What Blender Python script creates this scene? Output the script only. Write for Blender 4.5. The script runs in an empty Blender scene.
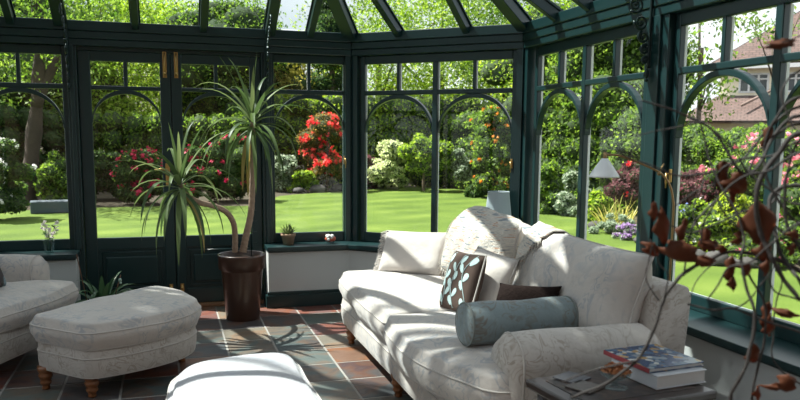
import bpy, math, random
import numpy as np
from mathutils import Vector, Matrix, Quaternion
from mathutils.bvhtree import BVHTree
PI = math.pi
sc = bpy.context.scene
C = sc.collection

# ------------------------------------------------------------------ camera
F = 759.6; CY = 234.57; H0 = 1.344
FWD = Vector((0.28952525, 0.9486835, -0.12717999)).normalized()
RIGHT = Vector((0.95672584, -0.29087391, 0.00824821)).normalized()
UP = RIGHT.cross(FWD).normalized()
cd = bpy.data.cameras.new('camera'); cam = bpy.data.objects.new('camera', cd); C.objects.link(cam)
R3 = Matrix((RIGHT, UP, -FWD)).transposed()
cam.matrix_world = Matrix.Translation((0, 0, H0)) @ R3.to_4x4()
cd.sensor_width = 36; cd.lens = F/800*36; cd.shift_y = (CY-200)/800
cd.clip_start = .05; cd.clip_end = 300
cd.dof.use_dof = True; cd.dof.focus_distance = 4.6; cd.dof.aperture_fstop = 5.0
sc.camera = cam

# ------------------------------------------------------------------ sky, sun, exposure
SUN = Vector((.53, -.33, -1)).normalized()          # direction the light travels
sd = bpy.data.lights.new('sun', 'SUN'); so = bpy.data.objects.new('sun', sd); C.objects.link(so)
sd.energy = 12.5; sd.angle = math.radians(.6); sd.color = (1, .955, .88)
so.rotation_euler = SUN.to_track_quat('-Z', 'Y').to_euler(); so.location = (-6, 6, 12)
W = bpy.data.worlds.new('sky'); sc.world = W; W.use_nodes = True
wn, wl = W.node_tree.nodes, W.node_tree.links
bg = wn['Background']
sky = wn.new('ShaderNodeTexSky'); sky.sky_type = 'NISHITA'; sky.sun_disc = False
sky.sun_elevation = math.radians(57); sky.sun_rotation = math.radians(-54); sky.dust_density = 2.0
geo = wn.new('ShaderNodeTexCoord'); cn = wn.new('ShaderNodeTexNoise'); cn.inputs['Scale'].default_value = 3.2
cn.inputs['Detail'].default_value = 6
wl.new(geo.outputs['Generated'], cn.inputs['Vector'])
cr = wn.new('ShaderNodeValToRGB'); cr.color_ramp.elements[0].position = .30; cr.color_ramp.elements[1].position = .52
wl.new(cn.outputs['Fac'], cr.inputs['Fac'])
mul = wn.new('ShaderNodeMixRGB'); mul.blend_type = 'MULTIPLY'; mul.inputs[0].default_value = 1
mul.inputs[2].default_value = (.13, .13, .13, 1); wl.new(sky.outputs[0], mul.inputs[1])
mx = wn.new('ShaderNodeMixRGB'); wl.new(cr.outputs[0], mx.inputs[0]); wl.new(mul.outputs[0], mx.inputs[1])
mx.inputs[2].default_value = (1.25, 1.28, 1.33, 1)
wl.new(mx.outputs[0], bg.inputs['Color']); bg.inputs['Strength'].default_value = .92
sc.view_settings.view_transform = 'Standard'; sc.view_settings.look = 'None'
sc.view_settings.exposure = 0.32; sc.view_settings.gamma = 1.0; sc.view_settings.use_curve_mapping = False
sc.cycles.max_bounces = 10; sc.cycles.transparent_max_bounces = 24; sc.cycles.transmission_bounces = 6
sc.cycles.caustics_reflective = False; sc.cycles.caustics_refractive = False
sc.cycles.sample_clamp_indirect = 6

# ------------------------------------------------------------------ materials
def mat(name):
    m = bpy.data.materials.new(name); m.use_nodes = True
    return m, m.node_tree.nodes, m.node_tree.links, m.node_tree.nodes['Principled BSDF']
def rgba(c): return (c[0], c[1], c[2], 1)
def plain(name, col, rough=.5, metal=0., noise=.12, scale=20, bump=0., coat=0., spec=.5):
    m, n, l, b = mat(name)
    t = n.new('ShaderNodeTexNoise'); t.inputs['Scale'].default_value = scale; t.inputs['Detail'].default_value = 5
    tc = n.new('ShaderNodeTexCoord'); l.new(tc.outputs['Object'], t.inputs['Vector'])
    mix = n.new('ShaderNodeMixRGB'); l.new(t.outputs['Fac'], mix.inputs[0])
    mix.inputs[1].default_value = rgba([c*(1-noise) for c in col]); mix.inputs[2].default_value = rgba([min(1, c*(1+noise)) for c in col])
    l.new(mix.outputs[0], b.inputs['Base Color'])
    b.inputs['Roughness'].default_value = rough; b.inputs['Metallic'].default_value = metal
    b.inputs['Coat Weight'].default_value = coat; b.inputs['Specular IOR Level'].default_value = spec
    if bump:
        bp = n.new('ShaderNodeBump'); bp.inputs['Strength'].default_value = bump; bp.inputs['Distance'].default_value = .01
        l.new(t.outputs['Fac'], bp.inputs['Height']); l.new(bp.outputs[0], b.inputs['Normal'])
    return m
def ramp(n, stops):
    r = n.new('ShaderNodeValToRGB'); e = r.color_ramp.elements
    e[0].position = stops[0][0]; e[0].color = rgba(stops[0][1]); e[1].position = stops[-1][0]; e[1].color = rgba(stops[-1][1])
    for p_, c_ in stops[1:-1]:
        x = e.new(p_); x.color = rgba(c_)
    return r
def glass_mat(name, tint=(1, 1, 1), refl=1.0, rough=0.):
    m, n, l, b = mat(name); n.remove(b)
    tr = n.new('ShaderNodeBsdfTransparent'); tr.inputs[0].default_value = rgba(tint)
    gl = n.new('ShaderNodeBsdfGlossy'); gl.inputs['Roughness'].default_value = rough
    fr = n.new('ShaderNodeLayerWeight'); fr.inputs['Blend'].default_value = .5
    pw = n.new('ShaderNodeMath'); pw.operation = 'POWER'; pw.inputs[1].default_value = 5; l.new(fr.outputs['Facing'], pw.inputs[0])
    mm = n.new('ShaderNodeMath'); mm.operation = 'MULTIPLY_ADD'; mm.inputs[1].default_value = .9*refl; mm.inputs[2].default_value = .035*refl
    l.new(pw.outputs[0], mm.inputs[0])
    mix = n.new('ShaderNodeMixShader'); l.new(mm.outputs[0], mix.inputs[0]); l.new(tr.outputs[0], mix.inputs[1]); l.new(gl.outputs[0], mix.inputs[2])
    l.new(mix.outputs[0], n['Material Output'].inputs['Surface'])
    return m
def leaf_mat(name, cols, trans=.45, rough=.5):
    m, n, l, b = mat(name)
    g = n.new('ShaderNodeNewGeometry')
    k = len(cols); r = ramp(n, [(i/(k-1), c) for i, c in enumerate(cols)])
    l.new(g.outputs['Random Per Island'], r.inputs[0]); l.new(r.outputs[0], b.inputs['Base Color'])
    b.inputs['Roughness'].default_value = rough; b.inputs['Specular IOR Level'].default_value = .35
    t = n.new('ShaderNodeBsdfTranslucent')
    hs = n.new('ShaderNodeHueSaturation'); hs.inputs['Hue'].default_value = .49; hs.inputs['Saturation'].default_value = 1.1; hs.inputs['Value'].default_value = 1.5
    l.new(r.outputs[0], hs.inputs['Color']); l.new(hs.outputs[0], t.inputs[0])
    mix = n.new('ShaderNodeMixShader'); mix.inputs[0].default_value = trans
    l.new(b.outputs[0], mix.inputs[1]); l.new(t.outputs[0], mix.inputs[2]); l.new(mix.outputs[0], n['Material Output'].inputs['Surface'])
    return m
def fabric(name, base, mark, amount=.6, scale=9, rough=.85, weave=420):
    """pale cloth with a faded woven damask"""
    m, n, l, b = mat(name)
    tc = n.new('ShaderNodeTexCoord')
    nz = n.new('ShaderNodeTexNoise'); nz.inputs['Scale'].default_value = scale*.55; nz.inputs['Detail'].default_value = 2; nz.inputs['Distortion'].default_value = 1.6
    l.new(tc.outputs['Object'], nz.inputs['Vector'])
    v = n.new('ShaderNodeTexVoronoi'); v.feature = 'SMOOTH_F1'; v.inputs['Scale'].default_value = scale*1.6
    ad = n.new('ShaderNodeMixRGB'); ad.inputs[0].default_value = .28; l.new(tc.outputs['Object'], ad.inputs[1]); l.new(nz.outputs['Color'], ad.inputs[2])
    l.new(ad.outputs[0], v.inputs['Vector'])
    wv = n.new('ShaderNodeMath'); wv.operation = 'SINE'
    m1 = n.new('ShaderNodeMath'); m1.operation = 'MULTIPLY'; m1.inputs[1].default_value = 17; l.new(v.outputs['Distance'], m1.inputs[0]); l.new(m1.outputs[0], wv.inputs[0])
    r1 = ramp(n, [(.15, (0, 0, 0)), (.95, (1, 1, 1))]); l.new(wv.outputs[0], r1.inputs[0])
    r2 = ramp(n, [(.38, (0, 0, 0)), (.58, (1, 1, 1))]); l.new(nz.outputs['Fac'], r2.inputs[0])
    mm = n.new('ShaderNodeMath'); mm.operation = 'MULTIPLY'; l.new(r1.outputs[0], mm.inputs[0]); l.new(r2.outputs[0], mm.inputs[1])
    m2 = n.new('ShaderNodeMath'); m2.operation = 'MULTIPLY'; m2.inputs[1].default_value = amount; l.new(mm.outputs[0], m2.inputs[0])
    mix = n.new('ShaderNodeMixRGB'); l.new(m2.outputs[0], mix.inputs[0]); mix.inputs[1].default_value = rgba(base); mix.inputs[2].default_value = rgba(mark)
    l.new(mix.outputs[0], b.inputs['Base Color'])
    b.inputs['Roughness'].default_value = rough; b.inputs['Sheen Weight'].default_value = .25; b.inputs['Specular IOR Level'].default_value = .25
    w2 = n.new('ShaderNodeTexNoise'); w2.inputs['Scale'].default_value = weave; l.new(tc.outputs['Object'], w2.inputs['Vector'])
    w3 = n.new('ShaderNodeTexNoise'); w3.inputs['Scale'].default_value = 11; w3.inputs['Detail'].default_value = 3; l.new(tc.outputs['Object'], w3.inputs['Vector'])
    bp = n.new('ShaderNodeBump'); bp.inputs['Strength'].default_value = .25; bp.inputs['Distance'].default_value = .002; l.new(w2.outputs['Fac'], bp.inputs['Height'])
    bq = n.new('ShaderNodeBump'); bq.inputs['Strength'].default_value = .45; bq.inputs['Distance'].default_value = .02; l.new(w3.outputs['Fac'], bq.inputs['Height'])
    l.new(bp.outputs[0], bq.inputs['Normal']); l.new(bq.outputs[0], b.inputs['Normal'])
    return m
M = {}
M['green'] = plain('green_painted_wood', (.007, .029, .031), .33, noise=.08, scale=6, bump=.05)
M['white_ext'] = plain('white_outer_frame', (.82, .84, .86), .4, noise=.03)
M['glass'] = glass_mat('window_glass', (.95, .97, .96), .5)
M['wallpaint'] = plain('pale_grey_wall_paint', (.52, .55, .55), .7, noise=.03, scale=4, bump=.03)
M['oldbrass'] = plain('antique_brass', (.30, .20, .10), .38, 1., .15)
M['brass'] = plain('brass', (.55, .36, .14), .32, 1., .1)
M['black_iron'] = plain('dark_green_iron', (.012, .03, .03), .3, .3, .1)
M['cloth'] = fabric('cream_damask', (.50, .46, .425), (.27, .30, .34), .62, 10)
M['cloth_tan'] = fabric('cream_damask_tan', (.47, .435, .40), (.27, .225, .18), .62, 12)
M['plaincloth'] = fabric('plain_cream_cotton', (.55, .505, .47), (.60, .56, .52), .3)
M['bolster'] = fabric('blue_grey_damask', (.20, .25, .26), (.16, .135, .105), .75, 11)
M['piping'] = plain('cream_piping', (.46, .43, .40), .8)
M['ottoman_white'] = fabric('white_woven_cotton', (.41, .41, .43), (.35, .38, .44), .5, 5)
M['turned_wood'] = plain('turned_orange_wood', (.20, .075, .025), .3, noise=.35, scale=14, coat=.3)
M['terracotta'] = plain('terracotta', (.36, .17, .10), .8, noise=.25, scale=12, bump=.2)
M['pot_brown'] = plain('glazed_brown_pot', (.055, .026, .017), .33, noise=.25, scale=5, coat=.2)
M['soil'] = plain('dark_soil', (.05, .032, .02), .95, noise=.5, scale=30, bump=.8)
M['bark'] = plain('tree_bark', (.13, .095, .07), .9, noise=.5, scale=9, bump=1.)
M['yucca_stem'] = plain('ringed_stem', (.30, .21, .15), .8, noise=.3, scale=40, bump=.6)
M['darkwood'] = plain('dark_stained_wood', (.02, .012, .010), .32, noise=.4, scale=7, coat=.2)
M['fur'] = plain('dark_brown_plush', (.014, .009, .008), .95, noise=.4, scale=80, bump=.6, spec=.08)
M['leafblue'] = plain('pale_blue_embroidery', (.42, .55, .55), .8)
M['shade_blue'] = plain('grey_blue_pleated_fabric', (.40, .47, .50), .8, noise=.05)
M['shade_white'] = plain('white_enamel', (.80, .83, .86), .35, noise=.02)
M['ceramic'] = plain('white_ceramic', (.7, .7, .68), .25)
M['paper'] = plain('book_pages', (.50, .49, .48), .8, noise=.06, scale=60)
M['white_cover'] = plain('white_book_cover', (.46, .47, .50), .4)
M['red_cover'] = plain('dull_red_book_cover', (.30, .05, .06), .4)
M['twig'] = plain('grey_brown_twig', (.020, .015, .014), .75, noise=.4, scale=30, bump=.4)
M['mist'] = glass_mat('clear_glassware', (.86, .92, .92), 1.0)

# ------------------------------------------------------------------ mesh tools
class MB:
    def __init__(s): s.v = []; s.f = []; s.sm = []
    def add(s, vs, fs, smooth=False):
        o = len(s.v); s.v += [tuple(v) for v in vs]; s.f += [tuple(i+o for i in f) for f in fs]; s.sm += [smooth]*len(fs); return s
    def box(s, x0, x1, y0, y1, z0, z1, Mx=None):
        vs = [Vector((x, y, z)) for z in (z0, z1) for y in (y0, y1) for x in (x0, x1)]
        if Mx is not None: vs = [Mx @ v for v in vs]
        return s.add(vs, [(0, 2, 3, 1), (4, 5, 7, 6), (0, 1, 5, 4), (2, 6, 7, 3), (0, 4, 6, 2), (1, 3, 7, 5)])
    def bbox(s, x0, x1, y0, y1, z0, z1, b=.005, Mx=None):
        """bevelled box"""
        import bmesh
        bm = bmesh.new(); bmesh.ops.create_cube(bm, size=1)
        for v in bm.verts: v.co = Vector(((x0+x1)/2+v.co.x*(x1-x0), (y0+y1)/2+v.co.y*(y1-y0), (z0+z1)/2+v.co.z*(z1-z0)))
        bmesh.ops.bevel(bm, geom=bm.edges[:], offset=b, segments=2, affect='EDGES', profile=.5)
        vs = [v.co.copy() for v in bm.verts]
        if Mx is not None: vs = [Mx @ v for v in vs]
        s.add(vs, [[v.index for v in f.verts] for f in bm.faces]); bm.free(); return s
    def prism(s, poly, z0, z1, Mx=None, smooth=False):
        n = len(poly); vs = [Vector((a, b, z0)) for a, b in poly]+[Vector((a, b, z1)) for a, b in poly]
        if Mx is not None: vs = [Mx @ v for v in vs]
        ar = sum(poly[i][0]*poly[(i+1) % n][1]-poly[(i+1) % n][0]*poly[i][1] for i in range(n))
        fs = [tuple(range(n))[::-1], tuple(range(n, 2*n))]+[(i, (i+1) % n, n+(i+1) % n, n+i) for i in range(n)]
        if ar < 0: fs = [f[::-1] for f in fs]
        return s.add(vs, fs, smooth)
    def tube(s, pts, rad, n=8, cap=True, closed=False):
        pts = [Vector(p) for p in pts]; k = len(pts)
        if not hasattr(rad, '__len__'): rad = [rad]*k
        vs = []; t0 = None; nrm = None
        for i in range(k):
            a = pts[i-1] if (i > 0 or closed) else pts[0]; b = pts[(i+1) % k] if (i < k-1 or closed) else pts[-1]
            t = (b-a)
            t = t.normalized() if t.length > 1e-9 else Vector((0, 0, 1))
            if nrm is None: nrm = t.orthogonal().normalized()
            else:
                nrm = (nrm-t*nrm.dot(t)); nrm = nrm.normalized() if nrm.length > 1e-6 else t.orthogonal().normalized()
            bi = t.cross(nrm)
            for j in range(n):
                an = 2*PI*j/n; vs.append(pts[i]+(nrm*math.cos(an)+bi*math.sin(an))*rad[i])
        fs = []
        for i in range(k if closed else k-1):
            for j in range(n):
                a = i*n+j; b = i*n+(j+1) % n; i2 = (i+1) % k
                fs.append((a, b, i2*n+(j+1) % n, i2*n+j))
        if cap and not closed: fs += [tuple(range(n))[::-1], tuple((k-1)*n+j for j in range(n))]
        return s.add(vs, fs, True)
    def lathe(s, prof, n=24, Mx=None, ripple=None):
        vs = []
        for i, (r, z) in enumerate(prof):
            for j in range(n):
                rr = r*(ripple(j) if ripple else 1); an = 2*PI*j/n
                vs.append(Vector((rr*math.cos(an), rr*math.sin(an), z)))
        if Mx is not None: vs = [Mx @ v for v in vs]
        fs = [(i*n+j, i*n+(j+1) % n, (i+1)*n+(j+1) % n, (i+1)*n+j) for i in range(len(prof)-1) for j in range(n)]
        fs += [tuple(range(n))[::-1], tuple((len(prof)-1)*n+j for j in range(n))]
        return s.add(vs, fs, True)
    def ball(s, c, r, n=10, m=7):
        c = Vector(c); r = r if hasattr(r, '__len__') else (r, r, r)
        vs = []
        for i in range(m+1):
            th = PI*i/m
            for j in range(n):
                ph = 2*PI*j/n; vs.append(c+Vector((r[0]*math.sin(th)*math.cos(ph), r[1]*math.sin(th)*math.sin(ph), r[2]*math.cos(th))))
        return s.add(vs, [(i*n+j, (i+1)*n+j, (i+1)*n+(j+1) % n, i*n+(j+1) % n) for i in range(m) for j in range(n)], True)
    def build(s, name, m, parent=None, Mx=None, bevel=0.):
        me = bpy.data.meshes.new(name); me.from_pydata([tuple(v) for v in s.v], [], s.f)
        me.polygons.foreach_set('use_smooth', s.sm)
        for x in (m if isinstance(m, (list, tuple)) else [m]): me.materials.append(x)
        me.update()
        o = bpy.data.objects.new(name, me); C.objects.link(o)
        if parent: o.parent = parent
        if Mx is not None: o.matrix_local = Mx
        if bevel:
            b = o.modifiers.new('bevel', 'BEVEL'); b.width = bevel; b.segments = 2; b.limit_method = 'ANGLE'
        return o
def empty(name, loc=(0, 0, 0), rz=0., Mx=None):
    o = bpy.data.objects.new(name, None); C.objects.link(o); o.empty_display_size = .1
    if Mx is not None: o.matrix_world = Mx
    else: o.location = loc; o.rotation_euler = (0, 0, rz)
    return o
def tag(o, label=None, cat=None, group=None, kind=None):
    if label: o['label'] = label
    if cat: o['category'] = cat
    if group: o['group'] = group
    if kind: o['kind'] = kind
    return o
def struct(o): o['kind'] = 'structure'; return o
def copy_tree(o, parent=None):
    c = o.copy(); C.objects.link(c); c.parent = parent
    for ch in [q for q in bpy.data.objects if q.parent == o]: copy_tree(ch, c)
    return c
def at(px, py, z):
    """where the sight line through a measured point of the photo meets height z"""
    d = FWD*F+RIGHT*(px-400)+UP*(CY-py); t = (z-H0)/d.z
    return Vector((0, 0, H0))+d*t
def atd(px, py, dist):
    d = FWD*F+RIGHT*(px-400)+UP*(CY-py); return Vector((0, 0, H0))+d*(dist/math.hypot(d.x, d.y))
def loop_smooth(pts, n=8):
    """Catmull-Rom through closed points"""
    k = len(pts); out = []
    for i in range(k):
        p0, p1, p2, p3 = (Vector(pts[(i+j-1) % k]) for j in range(4))
        for q in range(n):
            t = q/n; out.append(.5*((2*p1)+(p2-p0)*t+(2*p0-5*p1+4*p2-p3)*t*t+(3*p1-p0-3*p2+p3)*t**3))
    return out
def open_smooth(pts, n=6):
    pts = [Vector(p) for p in pts]; k = len(pts); out = []
    for i in range(k-1):
        p0 = pts[max(i-1, 0)]; p1 = pts[i]; p2 = pts[i+1]; p3 = pts[min(i+2, k-1)]
        for q in range(n):
            t = q/n; out.append(.5*((2*p1)+(p2-p0)*t+(2*p0-5*p1+4*p2-p3)*t*t+(3*p1-p0-3*p2+p3)*t**3))
    out.append(pts[-1]); return out
def round_poly(poly, r=.05, n=5):
    """round the corners of a polygon; r a number or one per corner"""
    k = len(poly); out = []
    for i in range(k):
        a, b, c = Vector(poly[i-1]), Vector(poly[i]), Vector(poly[(i+1) % k])
        rr = r[i] if hasattr(r, '__len__') else r
        rr = min(rr, (a-b).length*.48, (c-b).length*.48)
        p = b+(a-b).normalized()*rr; q = b+(c-b).normalized()*rr
        for j in range(n+1):
            t = j/n; out.append((1-t)**2*p+2*t*(1-t)*b+t*t*q)
    return out
def resample(pts, n):
    pts = [Vector(p) for p in pts]; k = len(pts); L = [0]
    for i in range(k): L.append(L[-1]+(pts[(i+1) % k]-pts[i]).length)
    out = []; j = 0
    for i in range(n):
        s = L[-1]*i/n
        while L[j+1] < s: j += 1
        t = (s-L[j])/max(L[j+1]-L[j], 1e-9); out.append(pts[j].lerp(pts[(j+1) % k], t))
    return out
def wob(x, y, z, s=0.):
    return (math.sin(x*7.1+s+2*math.sin(y*3.3+s))+math.sin(y*8.3+1.7*s+1.5*math.sin(z*5+x*4))+math.sin((x+y)*13+z*9+s*2.3)*.5)/2.5
def pad(mb, outline, z0, z1, crown=.03, bulge=.015, seed=0., wr=.006, n=72, er=.02, crown_bottom=0.):
    """soft upholstered pad over a closed outline"""
    o = resample(outline, n); cx = sum(p.x for p in o)/n; cy = sum(p.y for p in o)/n; cen = Vector((cx, cy))
    nr = []
    for i in range(n):
        t = (o[(i+1) % n]-o[i-1]).normalized(); nr.append(Vector((t.y, -t.x)))
    if sum((o[i].x*o[(i+1) % n].y-o[(i+1) % n].x*o[i].y) for i in range(n)) < 0: nr = [-q for q in nr]
    rings = []; h = z1-z0
    def ring(fn): rings.append([fn(i) for i in range(n)])
    cs = [0.0, .12, .26, .42, .58, .73, .85, .93]
    for c in cs[1:]:
        ring(lambda i: (*(cen+(o[i]-cen)*c), z0-crown_bottom*(1-c**3)))
    for k in range(4):
        a = -PI/2+PI/2*k/3
        ring(lambda i: (*(o[i]-nr[i]*er*(1-math.cos(a))), z0+er*(1+math.sin(a))))
    for t in (.3, .5, .7):
        ring(lambda i: (*(o[i]+nr[i]*bulge*math.sin(PI*t)*1.0), z0+er+(h-2*er)*t))
    for k in range(4):
        a = PI/2*k/3
        ring(lambda i: (*(o[i]-nr[i]*er*(1-math.cos(a))), z1-er+er*math.sin(a)))
    for c in reversed(cs[1:]):
        ring(lambda i: (*(cen+(o[i]-nr[i]*er-cen)*c), z1+crown*(1-c**3)))
    vs = []
    for ri, r in enumerate(rings):
        for i, p in enumerate(r):
            w = wob(p[0]*1.5, p[1]*1.5, p[2]*3, seed)*wr
            q = Vector(p)+Vector((nr[i].x*w, nr[i].y*w, w)) if ri > 9 else Vector(p)+Vector((nr[i].x*w, nr[i].y*w, 0))
            vs.append(q)
    k = len(rings); b0 = len(vs); vs.append(Vector((cx, cy, z0-crown_bottom))); vs.append(Vector((cx, cy, z1+crown+wob(cx*1.5, cy*1.5, z1*3, seed)*wr)))
    fs = [(i*n+j, i*n+(j+1) % n, (i+1)*n+(j+1) % n, (i+1)*n+j) for i in range(k-1) for j in range(n)]
    fs += [(b0, (j+1) % n, j) for j in range(n)]+[(b0+1, (k-1)*n+j, (k-1)*n+(j+1) % n) for j in range(n)]
    mb.add(vs, fs, True)
    e1 = [vs[14*n-n+i] for i in range(n)]; e0 = [vs[8*n+i] for i in range(n)]
    return e0, e1
def pad_obj(name, outline, z0, z1, m, parent, pipe=('top',), **kw):
    mb = MB(); e0, e1 = pad(mb, outline, z0, z1, **kw); o = mb.build(name, m, parent)
    if pipe:
        pb = MB()
        if 'top' in pipe: pb.tube([Vector(p)+Vector((0, 0, .001)) for p in e1], .0042, 6, closed=True)
        if 'bottom' in pipe: pb.tube(e0, .0042, 6, closed=True)
        pb.build('piping', M['piping'], o)
    return o
def pillow_mb(w, h, t, seed=0., n=20, ear=.04, slump=0., wr=.008):
    """pillow standing in the local XZ plane, bottom middle at the origin, thickness along Y"""
    vs = []; fs = []; N = n+1
    def P(i, j, sgn):
        u = -1+2*i/n; v = -1+2*j/n
        pin = 1-ear*2*(1-abs(u)**1.5*1)*abs(v)**6*.5-0; pinu = 1-ear*2*(1-abs(v)**1.5)*abs(u)**6*.5
        x = u*w/2*pinu; z = v*h/2*pin
        e = max(0, (1-abs(u)**3.2))*max(0, (1-abs(v)**3.2))
        y = sgn*t/2*(e**.45)*(1+.18*slump*(-v))
        z2 = z-slump*.04*(1-u*u)*(v > 0)*v
        k = wob(x*2.2, z*2.2, sgn, seed)*wr*min(1, e*3)
        return Vector((x+wob(z*2, x*2, 0, seed+4)*wr*.6, y+sgn*k, h/2+z2))
    for sgn in (-1, 1):
        for j in range(N):
            for i in range(N): vs.append(P(i, j, sgn))
    for j in range(n):
        for i in range(n):
            a = j*N+i; fs.append((a, a+1, a+N+1, a+N)); b = a+N*N; fs.append((b, b+N, b+N+1, b+1))
    mb = MB(); mb.add(vs, fs, True)
    per = [vs[i] for i in range(N)]+[vs[j*N+n] for j in range(1, N)]+[vs[n*N+i] for i in range(n-1, -1, -1)]+[vs[j*N] for j in range(n-1, 0, -1)]
    return mb, per
def pose(loc, face, lean=0., roll=0.):
    """matrix: local -Y looks along `face` (degrees, compass in the XY plane), leaning back by `lean` degrees"""
    a = math.radians(face)+PI/2
    return Matrix.Translation(loc) @ Matrix.Rotation(a, 4, 'Z') @ Matrix.Rotation(-math.radians(lean), 4, 'X') @ Matrix.Rotation(math.radians(roll), 4, 'Y')
def weld(o):
    import bmesh
    bm = bmesh.new(); bm.from_mesh(o.data); bmesh.ops.remove_doubles(bm, verts=bm.verts[:], dist=1e-4); bm.to_mesh(o.data); bm.free()

# ------------------------------------------------------------------ the conservatory shell
RING = [(-2.443, -1.3), (-2.443, 5.124), (-1.37, 6.114), (1.45, 6.114), (2.523, 5.124), (2.523, -1.3)]
ZG, ZT, ZB, ZE = 1.92, 1.711, .566, 2.162
RG = [Vector(p) for p in RING]
def inward(i):      # inward normal of the facet from RG[i] to RG[i+1]
    t = (RG[i+1]-RG[i]).normalized(); return Vector((t.y, -t.x))
def off(i, d):      # ring vertex i moved d towards the room
    if i == 0: return RG[0]+inward(0)*d
    if i == len(RG)-1: return RG[i]+inward(i-1)*d
    a, b = inward(i-1), inward(i); m_ = (a+b).normalized(); return RG[i]+m_*(d/m_.dot(a))
def facet(i):
    t = (RG[i+1]-RG[i]).normalized(); o = -inward(i)
    m_ = Matrix.Identity(4)
    m_[0][0], m_[1][0] = t.x, t.y; m_[0][1], m_[1][1] = o.x, o.y; m_[0][3], m_[1][3] = RG[i].x, RG[i].y
    return m_, (RG[i+1]-RG[i]).length
def ring_strip(mb, i, d0, d1, z0, z1, s0=None, s1=None):
    """prism along facet i between depths d0 (outer) and d1 (inner); s0/s1 cut it short along the facet"""
    t = (RG[i+1]-RG[i]).normalized()
    a0 = off(i, d0) if s0 is None else RG[i]+t*s0+inward(i)*d0
    a1 = off(i, d1) if s0 is None else RG[i]+t*s0+inward(i)*d1
    b0 = off(i+1, d0) if s1 is None else RG[i]+t*s1+inward(i)*d0
    b1 = off(i+1, d1) if s1 is None else RG[i]+t*s1+inward(i)*d1
    mb.prism([a0, b0, b1, a1], z0, z1); return mb

# floor: slate tiles, grout, everything in one mesh
def slate():
    m, n, l, b = mat('multicolour_slate')
    g = n.new('ShaderNodeNewGeometry'); tc = n.new('ShaderNodeTexCoord')
    r = ramp(n, [(0, (.035, .05, .05)), (.15, (.08, .105, .09)), (.27, (.17, .05, .035)), (.40, (.055, .03, .033)), (.52, (.22, .085, .035)),
                 (.60, (.09, .11, .10)), (.72, (.22, .17, .12)), (.82, (.05, .05, .06)), (.9, (.16, .045, .04))])
    r.color_ramp.interpolation = 'CONSTANT'
    nz = n.new('ShaderNodeTexNoise'); nz.inputs['Scale'].default_value = 4.2; nz.inputs['Detail'].default_value = 6; nz.inputs['Distortion'].default_value = .9
    ofs = n.new('ShaderNodeVectorMath'); ofs.operation = 'ADD'; cmb = n.new('ShaderNodeCombineXYZ')
    mr = n.new('ShaderNodeMath'); mr.operation = 'MULTIPLY'; mr.inputs[1].default_value = 60; l.new(g.outputs['Random Per Island'], mr.inputs[0]); l.new(mr.outputs[0], cmb.inputs[0])
    l.new(tc.outputs['Object'], ofs.inputs[0]); l.new(cmb.outputs[0], ofs.inputs[1]); l.new(ofs.outputs[0], nz.inputs['Vector'])
    r2 = ramp(n, [(.28, (.06, .08, .085)), (.46, (.11, .125, .12)), (.56, (.20, .10, .055)), (.66, (.09, .06, .06)), (.8, (.24, .20, .15))]); l.new(nz.outputs['Fac'], r2.inputs[0])
    l.new(g.outputs['Random Per Island'], r.inputs[0])
    mix = n.new('ShaderNodeMixRGB'); mix.inputs[0].default_value = .42; l.new(r.outputs[0], mix.inputs[1]); l.new(r2.outputs[0], mix.inputs[2])
    l.new(mix.outputs[0], b.inputs['Base Color']); b.inputs['Roughness'].default_value = .46; b.inputs['Specular IOR Level'].default_value = .32
    n2 = n.new('ShaderNodeTexNoise'); n2.inputs['Scale'].default_value = 9; n2.inputs['Detail'].default_value = 7; l.new(ofs.outputs[0], n2.inputs['Vector'])
    bp = n.new('ShaderNodeBump'); bp.inputs['Strength'].default_value = .5; bp.inputs['Distance'].default_value = .012; l.new(n2.outputs['Fac'], bp.inputs['Height']); l.new(bp.outputs[0], b.inputs['Normal'])
    return m
M['slate'] = slate(); M['grout'] = plain('pale_grout', (.27, .255, .235), .9, noise=.15, scale=15)
def floor_mesh():
    mb = MB(); mb.prism([(p.x, p.y) for p in [off(i, -.03) for i in range(6)]], -.12, -.0018)
    nb = len(mb.f); gx, gy, g = -.2726, 4.01, .0035
    for i in range(-9, 10):
        for j in range(-17, 7):
            x0, x1, y0, y1 = gx+i*.3+g, gx+(i+1)*.3-g, gy+j*.325+g*1.3, gy+(j+1)*.325-g*1.3
            if x0 < -2.46 or x1 > 2.54 or y0 < -1.32: x0, x1, y0 = max(x0, -2.46), min(x1, 2.54), max(y0, -1.32)
            if x1-x0 < .02 or y1-y0 < .02 or y0 > 6.1: continue
            y1 = min(y1, 6.13)
            # chamfered corners of the room
            if (x1-1.45)*.68+(y1-6.114)*.733 > .14 or (-1.37-x0)*.68+(y1-6.114)*.733 > .14: continue
            e = .004
            vs = [(x0, y0, -.006), (x1, y0, -.006), (x1, y1, -.006), (x0, y1, -.006), (x0+e, y0+e, 0), (x1-e, y0+e, 0), (x1-e, y1-e, 0), (x0+e, y1-e, 0)]
            mb.add(vs, [(4, 5, 6, 7), (0, 1, 5, 4), (1, 2, 6, 5), (2, 3, 7, 6), (3, 0, 4, 7)])
    o = mb.build('floor', [M['grout'], M['slate']])
    mi = np.ones(len(o.data.polygons), dtype=np.int32); mi[:nb] = 0; o.data.polygons.foreach_set('material_index', mi)
    return struct(o)
floor_mesh()

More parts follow.
